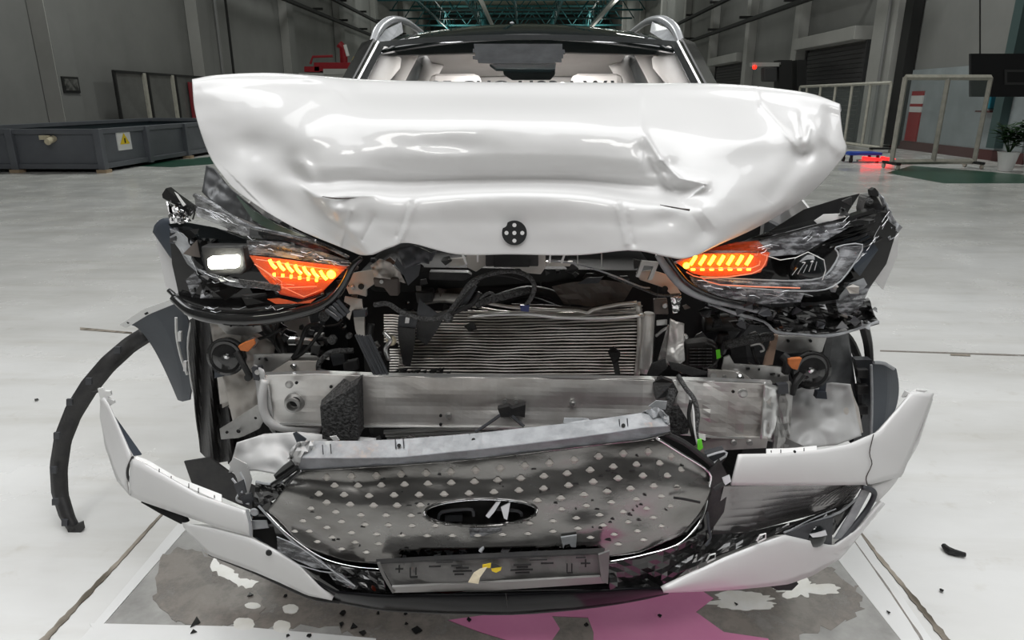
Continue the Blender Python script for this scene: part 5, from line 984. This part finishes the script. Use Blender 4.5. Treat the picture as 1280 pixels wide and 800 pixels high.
def gpt(u, t, off=0.):
    i = u * (NG - 1); k = min(NG - 2, int(i)); f_ = i - k
    a, m, b = [q[k].lerp(q[k + 1], f_) for q in (A_, M_, B_)]
    p = a * (2 * (t - .5) * (t - 1)) + m * (4 * t * (1 - t)) + b * (2 * t * (t - .5))
    z = p.z + .006 * noise.noise(Vector((p.x * .02, p.y * .03, 0))) + off + .006 * math.exp(-((t - .16) / .09) ** 2) - .005 * math.exp(-((t - .38) / .14) ** 2)
    return Vector((p.x, p.y, z))
def in_badge(p, g=1.): return ((p.x - 601) / (70 * g)) ** 2 + ((p.y - 640 + (p.x - 601) * .02) / (15.5 * g)) ** 2 < 1
def in_gap(p): return 500 < p.x < 748 and p.y > 684 + (640 - p.x) * .02
vs, idx, fs = [], {}, []
NU, NV = 140, 56
for j in range(NV + 1):
    for i in range(NU + 1): p = gpt(i / NU, j / NV); vs.append((p, P(*p)))
for j in range(NV):
    for i in range(NU):
        a = j * (NU + 1) + i; q = (a, a + 1, a + NU + 2, a + NU + 1); c_ = (vs[q[0]][0] + vs[q[2]][0]) / 2
        if in_badge(c_) or in_gap(c_): continue
        fs.append(q)
mb = MB(); mb.add([v[1] for v in vs], fs)
grille = bp('grille', mb, 'chromegrille', smooth=True, solid=.004, label='smoked chrome grille dotted with small studs, dirty and scratched')
# studs
sm = None; ns = 0
for r in range(9):
    t = .10 + r * .098; n = 15 if r % 2 == 0 else 16
    for k_ in range(n):
        u = .08 + .84 * (k_ + (.5 if r % 2 else 0) * 1) / (n - .5); u2 = u
        p = gpt(u2, t - .10 * (abs(u - .5) * 2) ** 2 * 0)
        if in_badge(p, 1.18) or in_gap(p) or (480 < p.x < 760 and p.y > 672): continue
        w = P(*p); nrm = Vector((0, -1, 0)); s1 = .0105 * (1.0 if r < 3 else .9); s2 = .0095 * (1 - .045 * r)
        if sm is None:
            me = bpy.data.meshes.new('stud'); e = [Vector(v) for v in ((-1, 0, 0), (-.25, 0, .8), (.25, 0, .8), (1, 0, 0), (.25, 0, -.8), (-.25, 0, -.8), (-.45, -.45, 0), (.45, -.45, 0))]
            me.from_pydata([Vector((v.x * .0105, v.y * .009, v.z * .0095)) for v in e], [], [(0, 6, 1), (1, 6, 7, 2), (2, 7, 3), (3, 7, 4), (4, 7, 6, 5), (5, 6, 0)]); me.materials.append(M['stud']); sm = me
        o = bpy.data.objects.new('stud', sm); COL.objects.link(o); o.parent = grille; o.location = w + Vector((0, -.0045, .001)) - WL[grille]; o.scale = (1.05, 1, 1.3 - .075 * r) if r < 4 else (.95, 1, 1 - .05 * r); WL[o] = w; ns += 1
print('studs', ns)
rs = random.Random(21); mb = MB()
for i in range(60):
    p = gpt(rs.uniform(.06, .95), rs.uniform(.08, .85))
    if in_badge(p, 1.1): continue
    w_ = P(*p) + Vector((0, -.0055, 0)); a_ = rs.uniform(.004, .016); mb.add([w_, w_ + Vector((a_, 0, rs.uniform(-.003, .001))), w_ + Vector((a_ * .9, 0, .0025)), w_ + Vector((a_ * .3, 0, rs.uniform(.002, .004)))], [(0, 1, 2, 3)])
bp('soot_fleck', mb, 'rubber', grille, kind='stuff', solid=.001)
# badge recess
def ell(cx, cy, rx, ry, n=40): return [(cx + rx * math.cos(i * 2 * math.pi / n), cy - (rx * math.cos(i * 2 * math.pi / n)) * .02 + ry * math.sin(i * 2 * math.pi / n)) for i in range(n)]
bd = bp('badge_recess', MB().plate([(x, y, 1.43) for x, y in ell(601, 640, 68, 15)], .01), 'void')
bp('badge_rim', MB().tube([(x, y, 1.392) for x, y in ell(601, 640, 70.5, 16)] + [(671.5, 638.6, 1.392)], .0022, 6, 1), 'chrome', bd)
bp('badge_bracket', MB().tube([(548,648,1.41),(552,640,1.41),(575,637,1.41),(590,637,1.41),(592,645,1.41)], .004, 6, 2).tube([(612,646,1.41),(614,636,1.41),(648,639,1.41),(652,645,1.41)], .004, 6, 2).boxp(556, 644, 578, 652, 1.42, .01), 'grey_plastic', bd)
bp('snapped_clip', MB().plate([(607,645,1.40),(620,628,1.40),(626,627,1.40),(618,640,1.40),(611,648,1.40)], .003).plate([(626,634,1.395),(638,628,1.395),(634,650,1.395),(630,648,1.395)], .003), 'silver', bd)
# grille edge moulding on the right and top seam
bp('grille_moulding', MB().tube([(820,547,1.45),(850,566,1.46),(886,590,1.475),(886,610,1.475),(880,640,1.46),(868,662,1.44),(845,682,1.42),(800,695,1.395),(760,703,1.375)], .0035, 6, 4), 'chrome', smooth=True)
bp('grille_moulding', MB().tube([(332,640,1.45),(360,668,1.43),(400,696,1.41),(440,708,1.395),(480,712,1.38)], .002, 6, 4), 'chrome', smooth=True)
# grey top trim: two planes
tp = [(385,551,1.50),(450,551,1.48),(500,549,1.47),(600,541,1.46),(700,530,1.465),(760,522,1.47),(802,516,1.48),(828,522,1.49)]
tm = [(378,572,1.45),(450,572,1.43),(500,571,1.42),(600,561,1.415),(700,549,1.42),(760,541,1.43),(805,534,1.44),(835,532,1.46)]
tb = [(372,588,1.455),(450,584,1.435),(500,581,1.425),(600,573,1.42),(700,561,1.425),(760,554,1.43),(805,549,1.44),(838,540,1.47)]
top = bp('top_trim', loft(tp, tm, 50, 3, jitter(.004, .05)), 'trimgrey', solid=.003, label='grey grille top trim with clip holes')
bp('trim_face', loft(tm, tb, 50, 3, jitter(.004, .05)), mat('grey_trim_face', (.22, .225, .24), .4, nz=(20, .35, .62), col2=(.15, .155, .165)), top, solid=.003)
bp('trim_lip', MB().tube([(x, y, z - .006) for x, y, z in tb], .0025, 6, 3), 'chrome', top)
for (x, y) in ((408,564),(499,557),(592,550),(687,543),(779,532)):
    bp('clip_hole', MB().lathe((x, y, 1.447 if x > 450 else 1.47), (0, -1, .7), [(.0045, 0), (.0045, .004)], 12), 'void', top)
    bp('clip_pad', MB().tube([(x - 5, y - 8, 1.462), (x - 4, y + 4, 1.442)], .0012, 4, 1).tube([(x + 5, y - 9, 1.462), (x + 6, y + 3, 1.442)], .0012, 4, 1), 'grey_plastic', top)
bp('clip_tab', MB().plate([(704,529,1.465),(705,523,1.47),(728,523,1.47),(736,524,1.47),(738,527,1.465)], .004), 'trimgrey', top)
# torn left end of top trim
bp('torn_corner', loft([(362,566,1.49),(372,552,1.48),(392,551,1.48)], [(356,583,1.48),(372,590,1.46),(382,588,1.46)], 10, 6, jitter(.03, .1)), 'silverskin', solid=.003)
bp('torn_corner', MB().plate([(354,582),(363,576),(372,588),(345,600),(342,594)], .006, 1.465), 'piano')
bp('funnel_piece', loft([(320,602,1.46),(335,604,1.455),(352,604,1.46)], [(318,632,1.46),(324,634,1.455),(362,614,1.46)], 8, 5, jitter(.015, .1)), 'piano', solid=.003)
bp('funnel_piece', MB().tube([(320,602,1.455),(336,605,1.45),(354,603,1.455),(364,614,1.455)], .003, 6, 3), 'trimgrey')
bp('link_strip', MB().tube([(340,606,1.45),(358,594,1.45),(372,584,1.45)], .006, 6, 2).tube([(356,604,1.445),(366,596,1.445),(376,588,1.445)], .005, 6, 2), 'piano')
# centre hump at right end of the trim
bp('torn_corner', loft([(802,516,1.49),(820,508,1.49),(836,520,1.48)], [(812,548,1.46),(828,545,1.465),(838,536,1.47)], 10, 6, jitter(.025, .09)), 'trimgrey', solid=.003)
bp('torn_tab', MB().plate([(811,508),(820,501),(834,502),(832,512),(822,512)], .004, 1.50), 'trimgrey')
bp('side_channel', MB().tube([(832,542,1.47),(855,553,1.475),(875,568,1.48),(890,580,1.485)], .007, 6, 3), 'black')
bp('side_channel', MB().plate([(886,590),(900,575),(912,600),(905,640),(886,668),(878,660),(888,620)], .008, 1.475), 'black')
bp('broken_tab', MB().plate([(903,598),(912,594),(914,602),(906,607)], .004, 1.44), 'silver'); bp('broken_tab', MB().tube([(893,612,1.44),(905,604,1.44)], .006, 6, 1), 'black')
# black cross behind the grille bottom
bp('lower_mesh', MB().plate([(340,650,1.45),(480,706,1.43),(500,682,1.43),(752,680,1.43),(860,668,1.46),(884,640,1.47),(884,690,1.46),(830,736,1.42),(640,752,1.42),(430,742,1.43),(350,690,1.45)], .01), 'piano')
bp('lower_slab', loft([(400,702,1.385),(440,712,1.37),(478,716,1.36)], [(420,730,1.38),(450,738,1.37),(482,742,1.355)], 10, 5, jitter(.02, .07)), 'piano', solid=.003)
bp('lower_slab', loft([(760,704,1.365),(800,698,1.38),(850,680,1.42),(884,662,1.45)], [(762,740,1.355),(790,738,1.37),(822,734,1.39),(870,700,1.43)], 14, 6, jitter(.015, .05)), 'piano', solid=.003)
mb = MB(); r2 = random.Random(3)
for i in range(46):
    x = r2.uniform(500, 745); y = r2.uniform(688, 697); s_ = r2.uniform(3, 9); mb.plate([(x, y), (x + s_, y - r2.uniform(-2, 3)), (x + s_ * .7, y + r2.uniform(1, 5))], .004, r2.uniform(1.39, 1.42))
bp('broken_bits', mb, 'grey_plastic', kind='stuff')
bp('snapped_post', MB().cyl((606,680,1.385), (600,690,1.375), .005, 10), 'trimgrey'); bp('snapped_tab', MB().plate([(701,672),(721,669),(720,684),(714,684),(712,680),(706,681),(704,686)], .004, 1.375), 'trimgrey')
bp('snapped_tab', MB().plate([(626,690),(632,680),(640,684),(634,692)], .004, 1.385), 'silver'); bp('badge_window', MB().plate([(586,661),(627,660),(627,672),(588,672)], .0015, 1.385), 'shardlens')
# ---- plate carrier ----
C_ = [(472,700,1.345),(600,694,1.335),(755,688,1.345),(762,690,1.345),(760,718,1.335),(756,731,1.335),(620,737,1.325),(500,741,1.335),(490,737,1.335)]
M['carrier'] = mat('worn_plate_carrier', (.16, .158, .152), .42, nz=(9, .3, .7), col2=(.11, .108, .105))
car_ = bp('plate_carrier', loft([(474,704,1.345),(600,699,1.335),(750,693,1.345)], [(492,735,1.345),(620,728,1.335),(752,722,1.345)], 30, 6, jitter(.004, .03)), 'carrier', solid=.006, label='grey number plate carrier')
bp('carrier_top', loft([(470,701,1.37),(600,694,1.36),(756,687,1.37)], [(472,705,1.34),(600,699.5,1.33),(754,693,1.34)], 20, 2), 'black', car_, solid=.004)
bp('carrier_lip', loft([(490,734,1.335),(620,728,1.325),(750,721,1.335)], [(492,741,1.345),(620,738,1.335),(757,729,1.345)], 30, 4, lambda p: Vector((p.x, p.y, p.z - .006 * math.sin(p.x * .03)))), mat('carrier_lip_mat', (.22, .215, .205), .35), car_, solid=.005)
bp('carrier_end', MB().plate([(748,694,1.33),(762,689,1.34),(760,730,1.335),(752,727,1.328)], .006), 'carrier', car_); bp('carrier_end', MB().tube([(473,703,1.34),(480,720,1.335),(492,740,1.335)], .004, 6, 2), 'carrier', car_)
def slot(x0, y0, x1, y1): return MB().plate([(x0, y0), (x1, y0 - (x1 - x0) * .03), (x1, y1 - (x1 - x0) * .03), (x0, y1)], .003, 1.3275)
for q in ((494,711,504,712.4),(498,707,500,716),(512,710,513.6,722),(519,710,520.6,719),(513,721,522,723),(536,708,551,709.3),(564,707,578,708.4),(570,710,586,711.6),(566,714,590,715.4),(568,718,580,719.2),(642,706,664,707.4),(646,709,660,710.4),(638,712.5,666,714),(644,716,662,717.2),(676,704,692,705.4),(708,705,709.6,716),(714,705,715.6,716),(709,716,716,717.4),(726,704,738,705.4),(731,700,733,709),(545,703,566,704),(662,700,684,701),(720,697,732,698)):
    bp('slot', slot(*q), 'void', car_)
bp('yellow_marker', MB().plate([(603,706),(614,704),(613,710),(608,710),(603,712)], .001, 1.324).plate([(614,711),(627,709),(626,713),(620,716),(615,714)], .001, 1.324), 'yellow', car_); bp('black_marker', MB().plate([(614,704),(620,705),(627,709),(614,710)], .001, 1.3245), 'blacksticker', car_)
bp('tape_flap', MB().plate([(600,711,1.322),(609,709,1.322),(600,722,1.312),(598,730,1.308),(585,728,1.308),(592,716,1.316)], .001), 'cream', car_)
# ---- black lip ----
lt = [(380,716,1.40),(420,738,1.37),(480,743,1.35),(560,742,1.34),(640,741,1.335),(720,738,1.34),(790,734,1.36),(830,734,1.38)]
lb = [(395,738,1.43),(420,750,1.42),(480,761,1.40),(560,765,1.385),(640,766,1.38),(720,760,1.385),(790,750,1.40),(835,740,1.41)]
lip = bp('lower_lip', loft(lt, lb, 50, 6, jitter(.003, .03), bow=.012), 'lipblack', smooth=True, solid=.004, label='gloss black lower lip')
bp('lip_edge', MB().tube([(x, y, z) for x, y, z in lb], .005, 8, 3), 'black', lip, smooth=True)
bp('lip_joint', MB().tube([(632,742,1.322),(634,752,1.33),(633,765,1.372)], .0015, 5, 2), 'void', lip)
bp('red_reflector', MB().plate([(522,738),(560,735),(600,737),(560,742)], .002, 1.36), 'red'); bp('red_reflector', MB().lathe((470,734,1.372), (0, -1, 0), [(.012, 0), (.009, .004)], 12), mat('dull_red_lens', (.12, .02, .01), .3))
# ---- white blades left ----
bl = bp('white_blade', loft([(165,572,1.58),(180,578,1.56),(215,598,1.53),(250,618,1.50),(285,630,1.475),(309,638,1.455)], [(163,618,1.57),(180,626,1.55),(215,638,1.52),(250,650,1.49),(285,661,1.465),(314,669,1.445)], 30, 5, bow=.006), 'paint', smooth=True, solid=.005, label='upper white bumper blade, left end')
bp('blade_clip_strip', loft([(171,570,1.59),(185,575,1.57),(220,596,1.54),(277,618,1.50)], [(168,573,1.58),(182,580,1.56),(220,602,1.53),(277,628,1.48)], 20, 2), 'white', bl, solid=.003)
for (x, y) in ((199,588),(214,597),(236,606),(248,612),(268,621)): bp('clip_slot', MB().tube([(x, y - 2, 1.53 + (240 - x) * .0007 - .02), (x, y + 4, 1.53 + (240 - x) * .0007 - .02)], .0012, 4, 1), 'void', bl)
bp('blade_end', MB().tube([(309,637,1.45),(312,652,1.445),(314,669,1.44)], .004, 6, 2), 'trimgrey', bl)
bp('white_arm', loft([(126,498,1.70),(131,496,1.70),(137,505,1.69),(166,570,1.60)], [(127,520,1.70),(133,558,1.67),(148,600,1.62),(163,617,1.58)], 16, 6, mid=[(127,507,1.70),(134,525,1.69),(145,555,1.66),(160,597,1.59)]), 'paint', smooth=True, solid=.005)
bp('arm_clip_plate', MB().plate([(122,486,1.70),(128,485,1.70),(131,489,1.70),(138,489,1.70),(139,494,1.70),(134,497,1.70),(142,501,1.70),(143,504,1.70),(134,510,1.70),(128,510,1.70)], .006), 'white')
bp('arm_inner', MB().plate([(138,518,1.71),(142,521,1.71),(176,569,1.62),(167,570,1.60)], .006), 'slate'); bp('arm_tip', MB().plate([(114,490,1.71),(122,489,1.71),(122,491,1.71),(116,492,1.71)], .003), 'black')
bp('arm_seam', MB().tube([(166,571,1.575),(160,585,1.575),(160,597,1.572),(166,608,1.57),(164,618,1.565)], .0035, 6, 4), 'black')
bp('black_wedge', MB().plate([(176,628,1.56),(229,642,1.51),(236,652,1.50),(226,655,1.50),(200,642,1.53)], .006), 'piano')
bl2 = bp('white_blade', loft([(229,653,1.50),(270,660,1.475),(315,672,1.44),(345,687,1.42),(375,706,1.40),(395,727,1.385),(416,747,1.38)], [(232,658,1.51),(262,692,1.49),(290,702,1.465),(322,714,1.44),(350,726,1.42),(385,742,1.40),(416,748,1.385)], 30, 6, bow=.006), 'paint', smooth=True, solid=.005, label='lower white bumper blade, left end')
bp('blade_lower_lip', MB().tube([(262,692,1.495),(322,716,1.445),(385,745,1.405),(425,752,1.41)], .006, 6, 4), 'black', bl2); bp('blade_plug', MB().lathe((336,691,1.415), (0, -1, .3), [(.008, 0), (.006, .004)], 12), 'rubber', bl2)  # black lip along the blade's lower edge
bp('duct_shell', loft([(312,640,1.50),(330,650,1.49),(345,655,1.47)], [(320,672,1.47),(350,690,1.46),(385,706,1.44)], 10, 6, jitter(.02, .08)), 'slate', solid=.003)
bp('dark_shell', MB().plate([(316,640),(345,648),(400,700),(440,738),(420,748),(380,708),(345,686),(316,671)], .006, 1.465), 'piano')
bp('inner_panel', MB().plate([(315,627),(330,622),(365,650),(372,660),(352,656),(330,656),(316,650)], .006, 1.475), 'piano'); bp('grey_window', MB().plate([(314,651),(333,651),(336,660),(316,662)], .003, 1.455), 'trimgrey')
bp('crystal_shard', MB().plate([(346,672,1.41),(365,678,1.40),(390,692,1.39),(415,712,1.375),(392,710,1.385),(360,696,1.40),(347,688,1.41)], .002).plate([(415,712,1.375),(425,716,1.37),(444,733,1.36),(442,737,1.36),(420,724,1.37)], .002), 'shardlens')
bp('crystal_edge', MB().tube([(346,671,1.405),(375,684,1.39),(415,713,1.37),(444,733,1.355)], .0014, 5, 2).tube([(373,706,1.39),(400,714,1.38),(418,716,1.37)], .0014, 5, 2), 'silver')
bp('trim_strip', MB().tube([(323,632,1.455),(345,656,1.44),(375,685,1.42),(400,703,1.405)], .003, 6, 3), 'trimgrey')
bp('wire_bundle', MB().tube([(290,598,1.50),(300,612,1.49),(296,625,1.49),(312,630,1.48)], .003, 6, 4).tube([(300,590,1.50),(306,604,1.49),(302,616,1.48)], .003, 6, 4), 'silver')
for q in ([(292,606),(304,600),(308,616),(298,620)], [(300,622),(314,616),(318,628),(306,634)]): bp('snapped_tab', MB().plate(q, .004, 1.48), 'grey_plastic')
bp('round_plug', MB().lathe((318,640,1.455), (0, -1, 0), [(.011, 0), (.009, .003)], 16), 'trimgrey')
# ---- right white section ----
wr_ = bp('white_wing', loft([(922,568,1.47),(970,567,1.49),(1022,562,1.53),(1060,555,1.57),(1095,540,1.62),(1130,500,1.69),(1138,490,1.71)], [(913,605,1.45),(960,605,1.47),(1010,605,1.50),(1050,605,1.53),(1085,605,1.565),(1125,595,1.63),(1165,491,1.72)], 44, 8, bow=.008), 'paint', smooth=True, solid=.006, label='white bumper corner, right end')
bp('wing_outer', loft([(1085,605,1.565),(1125,595,1.63),(1150,545,1.69),(1165,491,1.72)], [(1097,628,1.58),(1118,606,1.63),(1148,556,1.69),(1166,500,1.72)], 14, 3), 'paint', wr_, smooth=True, solid=.006)
bp('wing_clip_strip', loft([(958,561,1.50),(990,560,1.52),(1021,557,1.54)], [(958,567,1.48),(990,567,1.50),(1021,562,1.525)], 8, 2), 'white', wr_, solid=.003)
for (x, y) in ((964,565),(976,564),(1005,562)): bp('clip_slot', MB().tube([(x, y - 2, 1.49), (x, y + 2, 1.488)], .0012, 4, 1), 'void', wr_)
bp('clip_slot', MB().lathe((993,564,1.49), (0, -1, 0), [(.003, 0), (.003, .004)], 10), 'void', wr_)
bp('wing_crack', MB().tube([(1092,543,1.60),(1087,566,1.575),(1090,580,1.57),(1083,596,1.555),(1084,606,1.555)], .0013, 5, 3), 'tear', wr_)
bp('wing_tip_clips', MB().plate([(1128,497,1.70),(1132,489,1.70),(1140,492,1.70),(1146,487,1.705),(1160,488,1.715),(1150,494,1.71)], .006), 'white', wr_)
wl = bp('white_lower_blade', loft([(827,736,1.37),(860,718,1.385),(905,696,1.41),(950,678,1.44),(980,668,1.46),(1040,682,1.51),(1072,662,1.55),(1100,628,1.60)], [(829,738,1.375),(870,737,1.39),(915,735,1.415),(950,732,1.44),(985,728,1.47),(1015,717,1.50),(1050,695,1.54),(1104,628,1.61)], 40, 7, bow=.01), 'paint', smooth=True, solid=.006, label='white bumper blade below right fog recess')
# fog recess
bp('recess_panel', loft([(905,608,1.465),(960,607,1.485),(1030,606,1.525),(1078,607,1.565)], [(890,668,1.47),(940,664,1.49),(1000,648,1.53),(1062,632,1.575)], 24, 6, bow=-.01), mat('smoked_recess', (.32, .31, .31), .18, .8, nz=(5, .3, .7), col2=(.22, .21, .21)), solid=.004)
mb = MB()
for i in range(10): mb.tube([(1010 + i * 5.5, 634 - i * .8, 1.545 - .002 * (10 - i) - .006), (1030 + i * 5, 618 - i * .8, 1.545), (1050 + i * 3, 608, 1.548)], .0011, 4, 2)
bp('recess_ribs', mb, 'black'); 
bp('recess_shelf', loft([(890,668,1.46),(940,664,1.48),(1000,650,1.52),(1070,625,1.575)], [(845,718,1.41),(900,694,1.43),(972,668,1.48),(1040,668,1.54)], 24, 5, jitter(.012, .04)), 'piano', solid=.004)
bp('shelf_line', MB().tube([(980,666,1.475),(1010,655,1.50),(1050,640,1.54),(1072,622,1.56)], .003, 6, 3).tube([(985,664,1.47),(1012,650,1.50),(1045,636,1.53)], .0016, 6, 3), 'trimgrey')
fg = bp('fog_lamp', loft([(982,668,1.465),(1010,654,1.49),(1040,646,1.52)], [(998,682,1.475),(1020,683,1.495),(1038,680,1.515)], 12, 5), 'grey_plastic', solid=.004, label='small fog lamp')
bp('fog_lens', MB().lathe((1018,670,1.492), (0, -1, .3), [(.030, 0), (.026, .006), (.015, .010), (.004, .012)], 20), 'blackglass', fg, smooth=True); bp('fog_glint', MB().plate([(1012,668),(1022,666),(1032,663),(1034,669),(1026,671),(1016,672)], .002, 1.474), 'silver', fg)
bp('recess_bezel', MB().tube([(1078,609,1.555),(1088,612,1.56),(1093,618,1.565),(1085,635,1.565),(1070,655,1.55),(1054,674,1.535),(1046,681,1.525)], .007, 8, 4), 'grey_plastic', smooth=True)
bp('bezel_face', MB().plate([(1078,611,1.56),(1088,614,1.565),(1066,655,1.55),(1052,673,1.535),(1043,674,1.53),(1060,645,1.55)], .004), 'trimgrey')
for (x, y) in ((951,672),(888,697),(866,710)): bp('retaining_clip', MB().tube([(x - 5, y + 4, 1.425), (x - 1, y - 3, 1.425), (x + 6, y - 5, 1.425), (x + 6, y + 1, 1.425), (x - 4, y + 6, 1.425)], .0022, 5, 1), 'white')
bp('wire_stub', MB().tube([(842,622,1.42),(856,624,1.42),(875,628,1.42)], .003, 6, 2), 'rubber')
bp('hook_strip', MB().tube([(884,640,1.46),(886,660,1.445),(888,672,1.44),(882,682,1.43)], .0035, 6, 3), 'grey_plastic')
bp('underside_fragment', MB().plate([(960,732),(985,728),(998,730),(990,738),(972,738)], .03, 1.48), 'rubber')
# wheel arch moulding hanging to the floor at left
ap = [(182,414,2.09),(160,428,2.08),(132,452,2.04),(108,480,2.04),(88,512,2.04),(74,548,2.03),(68,585,2.02),(70,620,2.0),(80,650,1.97),(92,668,1.96)]
n_in = [(190,424),(168,438),(142,462),(120,490),(100,522),(88,552),(83,588),(84,618),(92,646),(99,660)]
arch = empty('wheel_arch_moulding', F(92, 672), 'long curved black wheel arch moulding hanging off to the floor at left', 'car trim')
build('moulding', loft([(x - 4, y - 4, z) for x, y, z in ap], [(x, y, ap[i][2] + .01) for i, (x, y) in enumerate(n_in)], 40, 4, bow=.012), 'black', arch, smooth=True, solid=.006)
for (x, y) in ((146,438),(110,477),(86,503),(70,545),(66,588),(68,628),(80,654)):
    build('clip', MB().boxp(x - 3.5, y - 4, x + 4, y + 4, 1.985 if y < 600 else 1.945, .008), 'grey_plastic', arch, bevel=.001)
build('end_tab', MB().plate([(84,662,1.95),(100,655,1.95),(102,664,1.95),(92,674,1.95),(87,672,1.95)], .02), 'black', arch)
# debris on the floor
def debris(px, py, r, seed, label):
    c_ = F(px, py); rr = random.Random(seed); n = rr.choice((3, 4, 5)); pts = [c_ + Vector((math.cos(a) * r * rr.uniform(.5, 1), math.sin(a) * r * rr.uniform(.6, 1.2), .009)) for a in [6.283 * i / n + rr.uniform(-.3, .3) for i in range(n)]]
    mb = MB(); tri = tessellate_polygon([pts]); mb.add(pts + [p - Vector((0, 0, .003)) for p in pts], [tuple(q) for q in tri] + [(i, (i + 1) % n, (i + 1) % n + n, i + n) for i in range(n)]); lab(build('plastic_shard', mb, 'piano'), label, 'shard')
D = [(244,781,13,'large dark shard'),(314,746,9,'oblong black shard'),(357,747,5,'tiny black shard'),(429,769,7,'small black shard'),(427,783,8,'irregular black shard'),(443,786,11,'triangular black shard'),(454,794,8,'flat black chip'),(473,769,4,'little black chip'),(507,770,4,'black speck'),(521,790,10,'upright black shard'),(586,777,6,'thin black splinter'),(636,766,5,'black chip'),(243,792,6,'slim black chip'),(360,797,4,'dark speck'),(387,797,5,'dark chip'),(508,782,4,'round black crumb')]
for i, (x, y, r, nm) in enumerate(D):
    pos = ('at the far left of the floor debris', 'beside the painted light spots', 'right of the oblong shard', 'below left end of the lip', 'left of the triangular shard', 'below left end of the bumper lip', 'at the lower edge near the triangular shard', 'below the lip left of centre', 'under the number plate carrier', 'at the bottom edge under the lip', 'right of the upright shard', 'under the middle of the lip', 'by the white plate at lower left', 'on the bottom edge at left', 'on the bottom edge left of the triangle', 'left above the upright shard')[i]
    debris(x, y, r * .0016, i + 3, nm + ' on floor ' + pos)
c_ = F(1190, 693); lab(build('rubber_clip', MB().tube([c_ + Vector((-.012, .03, .012)), c_ + Vector((-.008, .0, .012)), c_ + Vector((.03, -.018, .012))], [.008, .012, .007], 6, 3), 'rubber'), 'bent black clip alone on the white floor at right', 'clip')
for i, (x, y) in enumerate(((46,501),(118,489.5),(1176,740),(1110,768),(825,772),(733,784),(920,758))):
    debris(x, y, .008 if y > 600 else .013, 40 + i, ('dark crumb far left beyond the arch moulding', 'dark sliver beside the white clip plate', 'speck on white floor at lower right', 'speck beside the right floor joint', 'crumb on floor right of the lip end', 'crumb on the pink puddle', 'black crumb on the milky spill')[i])
